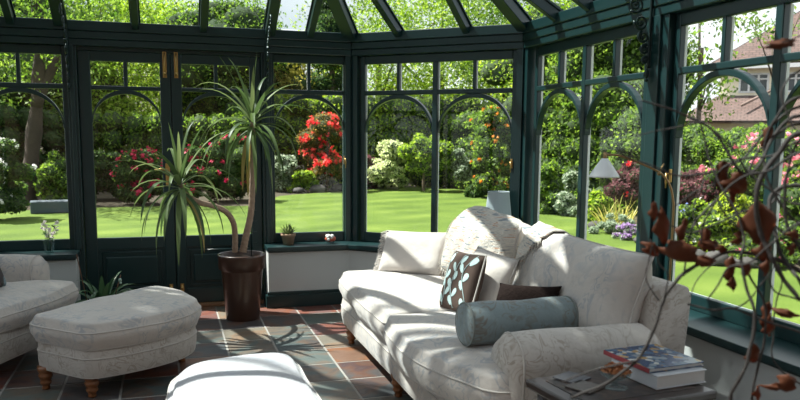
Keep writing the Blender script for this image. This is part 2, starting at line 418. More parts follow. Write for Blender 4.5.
# dwarf walls, sills, skirting
NAMES = {0: 'left', 1: 'front_left', 2: 'front', 3: 'front_right', 4: 'right'}
DOOR0, DOOR1 = .75, 2.11      # along the front facet: between these stand the doors
def dwarf(i, nm, s0, s1):
    w = ring_strip(MB(), i, -.06, .20, -.1, .455, s0, s1).build('wall_'+nm, M['wallpaint']); struct(w)
    s_ = MB(); ring_strip(s_, i, -.06, .245, .455, .487, s0 if s0 is None else s0-.012, s1 if s1 is None else s1+.012)
    ring_strip(s_, i, -.05, .225, .44, .456, s0, s1)
    struct(s_.build('trim_'+str(sum(1 for o in bpy.data.objects if o.name.startswith('trim_'))+1), M['green'], bevel=.004))
    b = MB(); ring_strip(b, i, .19, .222, 0, .10, s0 if s0 is None else s0-.02, s1 if s1 is None else s1+.02)
    ring_strip(b, i, .19, .212, .10, .125, s0 if s0 is None else s0-.01, s1 if s1 is None else s1+.01)
    if s0 is not None and s0 > 1: b.box(s0-.02, s0, -.2, 0.02, 0, .1, facet(i)[0])
    if s1 is not None and s1 < 1: b.box(s1, s1+.02, -.2, 0.02, 0, .1, facet(i)[0])
    struct(b.build('baseboard_'+nm, M['green'], bevel=.003))
dwarf(0, 'left', None, None); dwarf(1, 'front_left', None, None); dwarf(2, 'front_a', None, DOOR0-.04)
dwarf(2, 'front_b', DOOR1-.01, None); dwarf(3, 'front_right', None, None); dwarf(4, 'right', None, None)

WN = [0]
def window(i, s0, s1, arches, handle=None, left_extra=0.):
    """timber window between s0 and s1 of facet i: a row of round-arched lights under small top lights"""
    WN[0] += 1; Mx, L = facet(i)
    root = struct(empty('window_%d' % WN[0], Mx=Mx @ Matrix.Translation((s0, 0, 0))))
    w = s1-s0; j = .042; mw = .045; n = arches; lw = (w-2*j-(n-1)*mw)/n
    def frame(y0, y1, k=0., inset=0.):
        fr = MB()
        fr.box(0, j-inset, y0, y1, .487, 1.985); fr.box(w-j+inset, w, y0, y1, .487, 1.985)
        fr.box(j-inset, w-j+inset, y0, y1, .487, ZB-inset); fr.box(j-inset, w-j+inset, y0, y1, ZG+inset, 1.985)
        return fr
    frame(0, .035).build('frame', M['green'], root, bevel=.005)
    frame(.035, .052, inset=.004).build('outer_frame', M['white_ext'], root, bevel=.003)
    rail = MB(); rail.box(j, w-j, -.004, .032, ZT-.036, ZT); rail.build('transom', M['green'], root, bevel=.006)
    ro = MB()
    for a in range(n):
        x0 = j+a*(lw+mw)
        if a:
            m_ = MB(); m_.box(x0-mw, x0, -.006, .034, ZB-.005, ZG+.005); m_.build('mullion', M['green'], root, bevel=.007)
            ro.box(x0-mw+.004, x0-.004, .036, .052, ZB, ZG)
        m_ = MB(); m_.box(x0+lw/2-.013, x0+lw/2+.013, -.002, .032, ZT-.003, ZG+.004); m_.build('glazing_bar', M['green'], root, bevel=.005)
        ro.box(x0+lw/2-.010, x0+lw/2+.010, .036, .050, ZT, ZG)
        # arch
        ar = MB(); R1 = lw/2+.004; cz = ZT-.036-lw/2; N = 24; cx = x0+lw/2
        vs = []
        for k in range(N+1):
            an = PI*k/N; c_, s_ = math.cos(an), math.sin(an)
            for rx_, rz_, y_ in ((lw/2-.004, lw/2-.030, 0.), (R1, R1, 0.), (R1, R1, .045), (lw/2-.004, lw/2-.030, .045)): vs.append((cx+rx_*c_, y_, cz+rz_*s_))
        fs = [(k*4+q, k*4+(q+1) % 4, k*4+4+(q+1) % 4, k*4+4+q) for k in range(N) for q in range(4)]+[(0, 3, 2, 1), (4*N, 4*N+1, 4*N+2, 4*N+3)]
        ar.add(vs, fs, False)
        o = ar.build('arch', M['green'], root, bevel=.004)
    ro.build('outer_glazing_bars', M['white_ext'], root)
    g = MB()
    for a in range(n):
        x0 = j+a*(lw+mw); g.box(x0-.005, x0+lw+.005, .033, .039, ZB-.01, ZT-.02); g.box(x0-.005, x0+lw+.005, .033, .039, ZT-.02, ZG+.01)
    g.build('glass_pane', M['glass'], root)
    if handle is not None:
        h = MB(); x = handle; h.bbox(x-.009, x+.009, -.010, 0, 1.12, 1.19, .003); h.tube([(x, -.010, 1.165), (x, -.032, 1.165)], .005, 8)
        h.tube([(x, -.032, 1.17), (x+.003, -.034, 1.14), (x+.002, -.032, 1.09)], [.005, .006, .004], 8)
        h.build('handle', M['brass'], root)
    return root
window(1, .09, 1.37, 2)
window(2, .03, .69, 1)                               # left of the doors
window(2, 2.145, 2.79, 1, handle=.61)                      # right of the doors
window(3, .075, 1.39, 2, handle=1.285)
window(4, .12, 1.48, 2)
SD = facet(4)[1]
for k in range(3): window(4, 1.69+k*1.58, 1.69+k*1.58+1.42, 2, handle=.03 if k == 0 else None)
for k in range(4): window(0, SD-(1.48+k*1.58), SD-(.10+k*1.58), 2)
# posts
def post(i, s, name='trim', hw=.055, vertex=False):
    mb = MB()
    if vertex:
        a, b = off(i, .035), off(i, -.08); t1 = (RG[i-1]-RG[i]).normalized(); t2 = (RG[i+1]-RG[i]).normalized()
        n1, n2 = inward(i-1), inward(i)
        poly = [a, RG[i]+t1*hw+n1*.035, RG[i]+t1*hw-n1*.08, b, RG[i]+t2*hw-n2*.08, RG[i]+t2*hw+n2*.035]
        mb.prism(poly, 0, 1.99)
        a2 = off(i, .05); mb.prism([a2, RG[i]+t1*.02+n1*.05, RG[i], RG[i]+t2*.02+n2*.05], 0.49, 1.99)
    else:
        Mx = facet(i)[0]; mb.box(s-hw, s+hw, -.035, .08, .0, 1.99, Mx); mb.box(s-hw*.45, s+hw*.45, -.05, -.03, .487, 1.99, Mx)
    k = sum(1 for o in bpy.data.objects if o.name.startswith('trim_'))+1
    return struct(mb.build('trim_%d' % k, M['green'], bevel=.005))
for i, hw in ((1, .08), (2, .045), (3, .065), (4, .07)): post(i, 0, vertex=True, hw=hw)
post(2, .72, hw=.035); post(2, 2.125, hw=.04)
for k in range(3): post(4, 1.585+k*1.58, hw=.10)
for k in range(3): post(0, SD-(1.53+k*1.58), hw=.05)
# eaves beam with two stepped mouldings
for i in range(5):
    mb = MB(); ring_strip(mb, i, -.10, .046, 1.985, 2.035); ring_strip(mb, i, -.10, .054, 2.035, 2.090); ring_strip(mb, i, -.10, .062, 2.090, ZE)
    ring_strip(mb, i, -.14, -.02, ZE-.02, ZE-.004)
    k = sum(1 for o in bpy.data.objects if o.name.startswith('trim_'))+1
    struct(mb.build('trim_%d' % k, M['green'], bevel=.006))

# doors
def door(n, s0, s1, hinge_left):
    Mx, L = facet(2); w = s1-s0
    root = struct(empty('door_%d' % n, Mx=Mx @ Matrix.Translation((s0, .0, 0))))
    x0, x1 = (.085, w-.075) if hinge_left else (.075, w-.085)
    zg, zt = 1.882, 1.705
    f = MB(); f.box(0, x0, 0, .035, .03, 1.955); f.box(x1, w, 0, .035, .03, 1.955); f.box(x0, x1, 0, .035, zg, 1.955); f.box(x0, x1, 0, .035, .475, ZB); f.box(x0, x1, 0, .035, .03, .15)
    f.build('leaf_frame', M['green'], root, bevel=.005)
    f = MB(); a = .01
    f.box(0, x0-a, .035, .06, .03, 1.955); f.box(x1+a, w, .035, .06, .03, 1.955); f.box(x0-a, x1+a, .035, .06, zg+a, 1.955); f.box(x0-a, x1+a, .035, .06, .03, ZB-a)
    f.build('outer_frame', M['green'], root)
    pn = MB(); pn.box(x0-.01, x1+.01, .012, .03, .13, .49)
    pn.build('panel', M['green'], root)
    rp = MB(); rp.bbox(x0+.055, x1-.055, -.004, .016, .20, .42, .010); rp.tube([(x0+.03, .008, .175), (x1-.03, .008, .175), (x1-.03, .008, .45), (x0+.03, .008, .45)], .008, 6, closed=True); rp.build('raised_panel', M['green'], root)
    m_ = MB(); m_.box(x0, x1, -.003, .032, zt-.03, zt); m_.build('transom', M['green'], root, bevel=.006)
    cx = (x0+x1)/2; m_ = MB(); m_.box(cx-.014, cx+.014, -.002, .032, zt-.003, zg+.003); m_.build('glazing_bar', M['green'], root, bevel=.005)
    ar = MB(); lw = x1-x0; R1 = lw/2+.004; cz = zt-.03-lw/2; N = 24; vs = []
    for k in range(N+1):
        an = PI*k/N
        for rx_, rz_, y_ in ((lw/2-.004, lw/2-.028, 0.), (R1, R1, 0.), (R1, R1, .045), (lw/2-.004, lw/2-.028, .045)): vs.append((cx+rx_*math.cos(an), y_, cz+rz_*math.sin(an)))
    ar.add(vs, [(k*4+q, k*4+(q+1) % 4, k*4+4+(q+1) % 4, k*4+4+q) for k in range(N) for q in range(4)]+[(0, 3, 2, 1), (4*N, 4*N+1, 4*N+2, 4*N+3)])
    ar.build('arch', M['green'], root, bevel=.004)
    g = MB(); g.box(x0-.005, x1+.005, .033, .039, ZB-.01, zg+.01); g.build('glass_pane', M['glass'], root)
    if hinge_left: a_ = MB(); a_.box(w-.012, w+.03, .036, .058, .03, 1.955); a_.build('cover_strip', M['green'], root)
    xe = w-.038 if hinge_left else .038
    for zz0, zz1, nm in ((1.775, 1.968, 'bolt'), (.035, .19, 'bolt')):
        b = MB(); b.bbox(xe-.014, xe+.014, -.008, 0, zz0, zz1, .002)
        b.tube([(xe, -.016, zz0+.01), (xe, -.016, zz1-.01)], .007, 8)
        zk = zz0+.03 if zz0 > 1 else zz1-.03
        b.ball((xe, -.03, zk), .013); b.tube([(xe, -.01, zk), (xe, -.03, zk)], .006, 8); b.build(nm, M['brass'], root)
    b = MB(); b.bbox(xe-.016, xe+.016, -.008, 0, .96, 1.13, .003); sgn = -1 if hinge_left else 1
    b.tube([(xe, -.008, 1.085), (xe, -.045, 1.085)], .008, 8); b.tube([(xe, -.045, 1.085), (xe+sgn*.05, -.048, 1.087), (xe+sgn*.095, -.045, 1.08)], [.009, .009, .007], 8)
    b.build('handle', M['brass'], root)
    return root
door(1, .757, 1.405, True); door(2, 1.412, 2.083, False)
mb = MB(); mb.box(.74, 2.10, 0., .05, 1.957, 1.99, facet(2)[0]); struct(mb.build('trim_%d' % (sum(1 for o in bpy.data.objects if o.name.startswith('trim_'))+1), M['green'], bevel=.004))
M['threshold'] = plain('oak_threshold', (.22, .11, .055), .5, noise=.3)
mb = MB(); mb.box(.74, 2.10, -.05, .07, 0., .028, facet(2)[0]); struct(mb.build('trim_%d' % (sum(1 for o in bpy.data.objects if o.name.startswith('trim_'))+1), M['threshold'], bevel=.006))

# roof: rafters, hips, ridge and glass
AP = Vector((.04, 3.63, 3.65)); AB = Vector((.04, -1.3, 3.65))
roof = struct(empty('ceiling', (.04, 2.4, ZE)))
def rmat(o): o.matrix_parent_inverse = roof.matrix_basis.inverted()
def bar(name, a, b, w, h, m=None):
    a = Vector(a); b = Vector(b); d = b-a; L = d.length; q = Matrix.Identity(4); x = d.normalized(); z = Vector((0, 0, 1)); y = z.cross(x).normalized(); z = x.cross(y)
    for k, v in enumerate((x, y, z)):
        for r_ in range(3): q[r_][k] = v[r_]
    mb = MB(); mb.box(0, L, -w/2, w/2, -h, 0.012); mb.box(0, L, -w/2-.012, w/2+.012, -.012, -.0)
    o = mb.build(name, M['green'], roof, bevel=.004); o.matrix_parent_inverse = Matrix.Translation(-Vector(roof.location)); o.matrix_basis = Matrix.Translation(a) @ q
    return o
def seg_hit(p, d, a, b):
    e = b-a; den = d.x*e.y-d.y*e.x
    if abs(den) < 1e-9: return None
    w_ = a-p; t = (w_.x*e.y-w_.y*e.x)/den; u = (w_.x*d.y-w_.y*d.x)/den
    return t if (t > .02 and -.001 <= u <= 1.001) else None
def v3(i): return Vector((RG[i].x, RG[i].y, ZE))
raf = {2: [.335, .655, 1.17, 1.655, 2.155, 2.47], 3: [.44, 1.0], 1: [.46, 1.02],
       4: [.50+.42*k for k in range(14)], 0: [SD-(.50+.42*k) for k in range(14)]}
for i, ss in raf.items():
    t = (RG[i+1]-RG[i]).normalized(); n_ = inward(i)
    for s_ in ss:
        if not 0 < s_ < facet(i)[1]: continue
        p_ = RG[i]+t*s_; best = None
        for a, b in ((RG[1], AP.xy), (RG[2], AP.xy), (RG[3], AP.xy), (RG[4], AP.xy), (AP.xy, AB.xy)):
            h_ = seg_hit(p_, n_, a, b)
            if h_ and (best is None or h_ < best): best = h_
        # slope of this facet plane
        dd = abs((AP.xy-RG[i]).dot(n_)); sl = (AP.z-ZE)/dd
        e_ = p_+n_*best
        wide = i == 2 and s_ in (.655, 2.155)
        bar('rafter', (p_.x, p_.y, ZE), (e_.x, e_.y, ZE+sl*best), .075 if wide else .05, .075)
for i in (1, 2, 3, 4): bar('hip_rafter', v3(i), AP, .095, .085)
bar('ridge_beam', AP, AB, .12, .14)
g = MB()
def pane(pts):
    up = Vector((0, 0, .014)); lo = [Vector(p)+up for p in pts]; hi = [p+Vector((0, 0, .006)) for p in lo]; n = len(pts)
    g.add(lo+hi, [tuple(range(n))[::-1], tuple(range(n, 2*n))]+[(i, (i+1) % n, n+(i+1) % n, n+i) for i in range(n)])
for i in (1, 2, 3): pane([v3(i), v3(i+1), AP])
pane([v3(4), v3(5), AB, AP]); pane([v3(0), v3(1), AP, AB])
M['roofglass'] = glass_mat('roof_glass', (.80, .84, .84), .5)
o = g.build('glass_pane', M['roofglass'], roof); o.matrix_parent_inverse = Matrix.Translation(-Vector(roof.location))
# the house wall behind
mb = MB(); mb.box(-2.6, 2.7, -1.5, -1.3, -.1, 4.2); struct(mb.build('wall_back', plain('brown_brick', (.20, .11, .08), .9, noise=.4, scale=8)))

# cast scroll brackets on the posts
def bracket(i, s, label):
    Mx, L = facet(i); root = empty('scroll_bracket', Mx=Mx @ Matrix.Translation((s, -.05, 1.70)))
    tag(root, label, 'bracket', None)
    mb = MB()   # local: y negative = into the room, z up
    back = [(0, -.012, 0.02), (0, -.012, .2), (0, -.012, .40), (0, -.05, .455), (0, -.16, .53), (0, -.34, .64)]
    mb.tube(open_smooth(back, 4), .009, 8)
    mb.build('bar', M['black_iron'], root)
    for k, (y, z, r) in enumerate(((-.035, .06, .020), (-.040, .115, .026), (-.050, .18, .032), (-.070, .255, .040), (-.105, .345, .046), (-.19, .42, .046), (-.28, .49, .044))):
        q = MB(); pts = []
        for a in range(22):
            an = a/21*PI*3.1+k; rr = r*(1-.68*a/21); pts.append((0, y+rr*math.cos(an), z+rr*math.sin(an)))
        q.tube(pts, [.0085-.004*a/21 for a in range(22)], 7)
        q.ball((0, y, z), .010, 8, 5)
        q.build('scroll', M['black_iron'], root)
    q = MB(); q.ball((0, -.02, -.01), (.012, .014, .028)); q.ball((0, -.02, -.045), .009); q.build('pendant', M['black_iron'], root)
bracket(2, .70, 'dark cast iron scroll bracket on the post left of the doors')
bracket(2, 2.125, 'dark cast iron scroll bracket on the post right of the doors behind the tall palm')
bracket(4, 1.56, 'dark cast iron scroll bracket on the wide post above the reading lamp')
# ------------------------------------------------------------------ turned legs and upholstery
LEG = [(.012, 0), (.020, .004), (.022, .012), (.018, .020), (.022, .027), (.029, .036), (.031, .044), (.025, .052), (.031, .061), (.036, .071), (.037, .080), (.030, .089), (.037, .098), (.041, .110), (.041, .128)]
def leg(parent, x, y, h=.13):
    mb = MB(); k = h/.128; mb.lathe([(r, z*k) for r, z in LEG], 18, Matrix.Translation((x, y, 0))); return mb.build('leg', M['turned_wood'], parent)

# kidney-shaped footstool beside the armchair
def outline_scale(o, d):
    n = len(o); out = []
    for i in range(n):
        t = (Vector(o[(i+1) % n])-Vector(o[i-1])).normalized(); nn = Vector((t.y, -t.x)); out.append(Vector(o[i])+nn*d)
    return out
t = tag(empty('footstool', (-.28, 4.45, 0)), 'kidney shaped cream damask footstool on turned wooden legs in front of the armchair', 'footstool', 'upholstered footstools')
def loc(pts, c): return [(p[0]-c[0], p[1]-c[1]) for p in pts]
kid = loc([(-.725, 4.30), (-.415, 3.985), (-.14, 4.085), (.08, 4.27), (.155, 4.47), (.05, 4.80), (-.10, 4.97), (-.41, 4.65)], (-.28, 4.45))
kid = round_poly(kid, [.07, .07, .3, .3, .12, .12, .12, .3])
pad_obj('base', outline_scale(resample(kid, 72), -.012), .115, .262, M['cloth_tan'], t, pipe=('top', 'bottom'), crown=0, bulge=.006, wr=.002, er=.010)
pad_obj('cushion', kid, .262, .405, M['cloth'], t, pipe=('top', 'bottom'), crown=.028, bulge=.022, seed=1, wr=.005, er=.016)
for x, y in ((-.653, 4.275), (-.408, 4.075), (.045, 4.60), (-.10, 4.83)): leg(t, x+.28, y-4.45)

# white footstool in the foreground
t = tag(empty('footstool', (.235, 2.88, 0)), 'white cushioned footstool cut off by the bottom edge in the foreground', 'footstool', 'upholstered footstools')
sq = round_poly([(-.272, -.40), (.282, -.42), (.262, .46), (-.215, .44)], [.1, .1, .10, .22], 7)
pad_obj('base', outline_scale(resample(sq, 72), -.015), .115, .27, M['ottoman_white'], t, pipe=('top', 'bottom'), crown=0, bulge=.008, wr=.002, er=.010)
pad_obj('cushion', sq, .27, .385, M['ottoman_white'], t, pipe=('top', 'bottom'), crown=.035, bulge=.03, seed=5, wr=.004, er=.03)
for x, y in ((-.2, .32), (.2, .32), (-.2, -.34), (.2, -.34)): leg(t, x, y)

# ---- armchair (front towards local -Y)
AR = math.radians(65.7)
t = tag(empty('armchair', (-.725, 4.69, 0), AR), 'cream damask armchair with loose seat cushion cut off by the left edge', 'armchair')
pad_obj('base', round_poly([(-.44, .03), (.44, .03), (.45, .86), (-.45, .86)], .06), .12, .29, M['cloth_tan'], t, pipe=('top', 'bottom'), crown=0, bulge=.012, wr=.003, er=.012)
pad_obj('seat_cushion', round_poly([(-.45, .03), (0, -.03), (.45, .03), (.455, .20), (.33, .24), (.32, .72), (-.32, .72), (-.33, .24), (-.455, .20)], [.06, .3, .06, .05, .03, .05, .05, .03, .05]), .29, .425, M['cloth'], t, pipe=('top', 'bottom'), crown=.04, bulge=.022, seed=2, er=.016)
def arm_mb(L, w, zt, z0=.28):
    """soft rounded arm lying along local +X from 0 to L, w thick across Y"""
    mb = MB(); prof = []
    for k in range(13):
        a = PI*k/12; prof.append((w/2*math.cos(a), zt-w/2+w/2*math.sin(a)))
    prof = [(w/2*.92, z0)]+prof+[(-w/2*.92, z0)]
    n = len(prof); vs = []; fs = []; N = 16
    for i in range(N+1):
        u = i/N; e = min(1, min(u, 1-u)*9); e = math.sqrt(max(0, 1-(1-e)**2)); sc_ = .80+.20*e
        for y, z in prof:
            zz = z0+(z-z0)*(.90+.10*e); vs.append((u*L, y*sc_+wob(u*3, z*3, y, 1)*.003, zz+wob(u*2, y*4, 0, 3)*.004*(z > z0+.05)))
    for i in range(N):
        for j in range(n-1): fs.append((i*n+j, i*n+j+1, (i+1)*n+j+1, (i+1)*n+j))
    fs += [tuple(range(n))[::-1], tuple(N*n+j for j in range(n))]
    mb.add(vs, fs, True); return mb, [Vector(v) for v in vs[n:2*n]], [Vector(v) for v in vs[(N-1)*n:N*n]]
for sx in (-1, 1):
    mb, a, b = arm_mb(.62, .16, .595)
    o = mb.build('arm', M['cloth'], t, Matrix.Translation((sx*.385, .215, 0)) @ Matrix.Rotation(PI/2, 4, 'Z'))
    q = MB(); q.tube(a, .004, 6); q.build('piping', M['piping'], o)
mb, per = pillow_mb(.86, .56, .2, 3, ear=.02)
mb.build('backrest', M['cloth'], t, Matrix.Translation((0, .84, .28)) @ Matrix.Rotation(math.radians(-12), 4, 'X'))
mb, per = pillow_mb(.62, .44, .2, 7)
o = mb.build('back_cushion', M['cloth'], t, Matrix.Translation((0, .66, .44)) @ Matrix.Rotation(math.radians(-14), 4, 'X')); q = MB(); q.tube(per, .004, 6, closed=True); q.build('piping', M['piping'], o)
for x, y in ((-.38, .09), (.38, .09), (-.38, .80), (.38, .80)): leg(t, x, y)

def leafcloth(name, base, mark):
    m, n, l, b = mat(name); tc = n.new('ShaderNodeTexCoord'); v = n.new('ShaderNodeTexVoronoi'); v.inputs['Scale'].default_value = 11; v.inputs['Randomness'].default_value = .6
    mp = n.new('ShaderNodeMapping'); mp.inputs['Scale'].default_value = (1, .2, .62); mp.inputs['Rotation'].default_value = (0, .6, 0)
    l.new(tc.outputs['Object'], mp.inputs[0]); l.new(mp.outputs[0], v.inputs['Vector']); r = ramp(n, [(.34, (1, 1, 1)), (.40, (0, 0, 0))]); l.new(v.outputs['Distance'], r.inputs[0])
    mix = n.new('ShaderNodeMixRGB'); l.new(r.outputs[0], mix.inputs[0]); mix.inputs[1].default_value = rgba(base); mix.inputs[2].default_value = rgba(mark)
    l.new(mix.outputs[0], b.inputs['Base Color']); b.inputs['Roughness'].default_value = .85; return m
def throw_pillow(name, label, w, h, th, mx, m, seed=1, pipe=True, group=None, cat='cushion', **kw):
    mb, per = pillow_mb(w, h, th, seed, **kw); o = mb.build(name, m, None, mx); weld(o); tag(o, label, cat, group)
    if pipe: q = MB(); q.tube(per, .0045, 6, closed=True); q.build('piping', M['piping'], o)
    return o, per
M['bluebrown'] = leafcloth('brown_blue_print', (.05, .04, .042), (.16, .22, .25))
throw_pillow('cushion', 'small dark blue and brown printed cushion on the armchair', .30, .22, .10, pose((-.975, 4.70, .462), -20, 25), M['bluebrown'], 3, False)

# ---- sofa (front towards -X)
SY0, SY1 = 2.46, 4.90
t = tag(empty('sofa', (1.6, 3.68, 0)), 'long cream damask sofa with loose cushions facing the footstools', 'sofa')
def sl(pts): return [(x-1.6, y-3.68) for x, y in pts]
pad_obj('base', round_poly(sl([(1.075, SY0+.02), (1.075, SY1-.03), (2.06, SY1-.02), (2.06, SY0+.03)]), .07), .115, .295, M['cloth'], t, pipe=('top', 'bottom'), crown=0, bulge=.012, wr=.003, er=.012)
o1 = round_poly(sl([(1.045, 3.63), (1.04, 4.2), (1.075, 4.885), (1.33, 4.885), (1.36, 4.66), (1.80, 4.66), (1.82, 3.63)]), [.03, .5, .08, .06, .04, .05, .05])
o2 = round_poly(sl([(1.03, 3.615), (1.80, 3.615), (1.80, 2.74), (1.32, 2.72), (1.27, 2.50), (1.135, 2.53), (.985, 2.95), (.985, 3.3)]), [.06, .05, .05, .04, .06, .05, .25, .25])
pad_obj('seat_cushion', o1, .292, .462, M['cloth'], t, pipe=('top', 'bottom'), crown=.035, bulge=.025, seed=3, wr=.008, er=.02)
pad_obj('seat_cushion', o2, .292, .455, M['cloth'], t, pipe=('top', 'bottom'), crown=.045, bulge=.02, seed=9, wr=.006, er=.018)
for y, x0 in ((2.59, 1.20), (4.77, 1.36)):
    mb, a, b = arm_mb((1.86 if y < 3 else 1.90)-x0, .245, .605 if y < 3 else .60); o = mb.build('arm', M['cloth_tan'] if y < 3 else M['cloth'], t, Matrix.Translation((x0-1.6, y-3.68, 0)))
    q = MB(); q.tube(a, .0045, 6); q.build('piping', M['piping'], o)
# back frame: a tall padded board leaning back
mb = MB(); n = 14; vs = []; prof = [(1.82, .20), (1.85, .70), (1.87, .732), (1.91, .752), (2.00, .755), (2.05, .738), (2.068, .70), (2.02, .20)]
SB = 2.60; YS = [SB, SB+.012, SB+.04]+[SB+.04+(SY1-SB-.08)*k/12 for k in range(1, 12)]+[SY1-.04, SY1-.012, SY1]; k = len(prof)
for i, y in enumerate(YS):
    e = (.88, .965, 1)[min(i, 2)] if i < 3 else ((.88, .965, 1)[min(len(YS)-1-i, 2)])
    for x, z in prof: vs.append((1.97+(x-1.97)*e-1.6, y-3.68, .2+(z-.2)*(.94+.06*e)+wob(y, z, 0)*.003))
fs = [(i*k+j, i*k+(j+1) % k, (i+1)*k+(j+1) % k, (i+1)*k+j) for i in range(len(YS)-1) for j in range(k)]+[tuple(range(k))[::-1], tuple((len(YS)-1)*k+j for j in range(k))]
mb.add(vs, fs, True); mb.build('backrest', M['cloth_tan'], t)
bk = []
for w, h, th, mx, sd_, sl_ in ((1.02, .44, .25, pose((1.73, 3.09, .475), 180, 17, 0), 4, .3), (.98, .50, .24, pose((1.68, 4.10, .475), 180, 13, 0), 11, .6)):
    mb, per = pillow_mb(w, h, th, sd_, ear=.05, slump=sl_, wr=.016)
    if sd_ == 11:
        def sag(v):      # its far top corner has slumped
            return Vector((v.x+.05*max(0, v.z/h-.4)*(v.x < 0), v.y, v.z*(1-.78*max(0, -v.x/(w/2)-.28)**1.0-.20*max(0, v.x/(w/2)-.1))))
        mb.v = [sag(Vector(v)) for v in mb.v]; per = [sag(v) for v in per]
    if sd_ == 4:
        def sag(v): return Vector((v.x, v.y, v.z*(1+.02*max(0, -v.x/(w/2)-.1)-.04*max(0, v.x/(w/2)))))
        mb.v = [sag(Vector(v)) for v in mb.v]; per = [sag(v) for v in per]
    o = mb.build('back_cushion', M['cloth'], t, Matrix.Translation((-1.6, -3.68, 0)) @ mx); weld(o); bk.append(o)
    q = MB(); q.tube(per, .0045, 6, closed=True); q.build('piping', M['piping'], o)
for x, y in ((1.115, 4.72), (1.115, 3.66), (1.115, 2.60), (2.0, 4.80), (2.0, 2.56)): leg(t, x-1.6, y-3.68)

# cushions lying on the sofa
A_, per = throw_pillow('cushion', 'cream fringed cushion leaning on the far arm of the sofa', .45, .29, .13, pose((1.43, 4.48, .487), 225, 28, -2), M['plaincloth'], 2)
fr = MB(); rnd = random.Random(4); N = len(per)
for k in range(60, 80):
    for q in range(4):
        a = per[k].lerp(per[(k+1) % N], q/4); fr.tube([a, a+Vector((-.022, rnd.uniform(-.004, .004), rnd.uniform(-.008, .004))), a+Vector((-.042, rnd.uniform(-.01, .01), rnd.uniform(-.02, -.004)))], [.0022, .002, .001], 4)
tag(fr.build('fringe', M['plaincloth'], A_), kind='stuff')
M['leafbase'] = plain('taupe_velvet', (.075, .052, .043), .85, noise=.15, scale=25, spec=.15)
B_, per = throw_pillow('cushion', 'taupe cushion with pale blue embroidered leaves on the sofa', .31, .31, .10, pose((1.345, 3.47, .478), 186, 18, -3), M['leafbase'], 6)
em = MB(); bb = BVHTree.FromPolygons([Vector(v.co) for v in B_.data.vertices], [tuple(p.vertices) for p in B_.data.polygons])
def on_front(x, z):
    h_ = bb.ray_cast(Vector((x, -.5, z)), Vector((0, 1, 0))); return (h_[0]+Vector((0, -.0025, 0))) if h_[0] else None
for vx, ph in ((-.10, 0.), (.0, 1.5), (.10, .6)):
    pts = [on_front(vx+.028*math.sin(z*22+ph), z) for z in [ .02+.29*k/24 for k in range(25)]]; pts = [q for q in pts if q]
    em.tube(pts, .0022, 5)
    for k in range(7):
        z = .04+.042*k; cx = vx+.028*math.sin(z*22+ph); sgn = 1 if k % 2 else -1; an = math.radians(35)*sgn
        lf = []
        for a in range(10):
            ta = 2*PI*a/10; u = .027*math.cos(ta); w_ = .0155*math.sin(ta)*(1+.3*math.cos(ta)); x = cx+sgn*.024+u*math.sin(an)-w_*math.cos(an); zz = z+.014+u*math.cos(an)+w_*math.sin(an)
            lf.append(on_front(x, zz))
        if all(lf):
            c = on_front(cx+sgn*.024, z+.014)
            if c: em.add([c+Vector((0, -.003, 0))]+lf, [(0, i+1, (i+1) % 10+1) for i in range(10)], True)
em.build('embroidered_leaves', M['leafblue'], B_)
throw_pillow('cushion', 'plain cream square cushion leaning between the two back cushions of the sofa', .33, .31, .12, pose((1.47, 3.50, .475), 196, 22, 5), M['plaincloth'], 8)
throw_pillow('cushion', 'dark brown plush cushion half hidden behind the bolster on the sofa', .34, .21, .10, pose((1.50, 3.04, .492), 208, 26, -6), M['fur'], 9, False, ear=.12)
# bolster
bl = MB(); R_ = .088; prof = [(.0, 0), (.03, -.004), (.07, .0), (R_-.004, .004), (R_, .014)]+[(R_+.003*math.sin(k), .03+k*.05) for k in range(10)]+[(R_, .492), (R_-.004, .502), (.07, .506), (.03, .510), (0.001, .506)]
bl.lathe(prof, 32)
ax = Vector((.47, .03, -.005)).normalized(); q = ax.to_track_quat('Z', 'Y').to_matrix().to_4x4()
bo = tag(bl.build('bolster', M['bolster'], None, Matrix.Translation((1.15, 2.86, .578)) @ q), 'blue grey damask bolster lying against the near arm of the sofa', 'bolster')
gp_ = plain('grey_piping', (.17, .19, .18), .8)
for z in (.008, .498): pb = MB(); pb.tube([(R_*math.cos(a*PI/16), R_*math.sin(a*PI/16), z) for a in range(32)], .0045, 6, closed=True); pb.build('piping', gp_, bo)

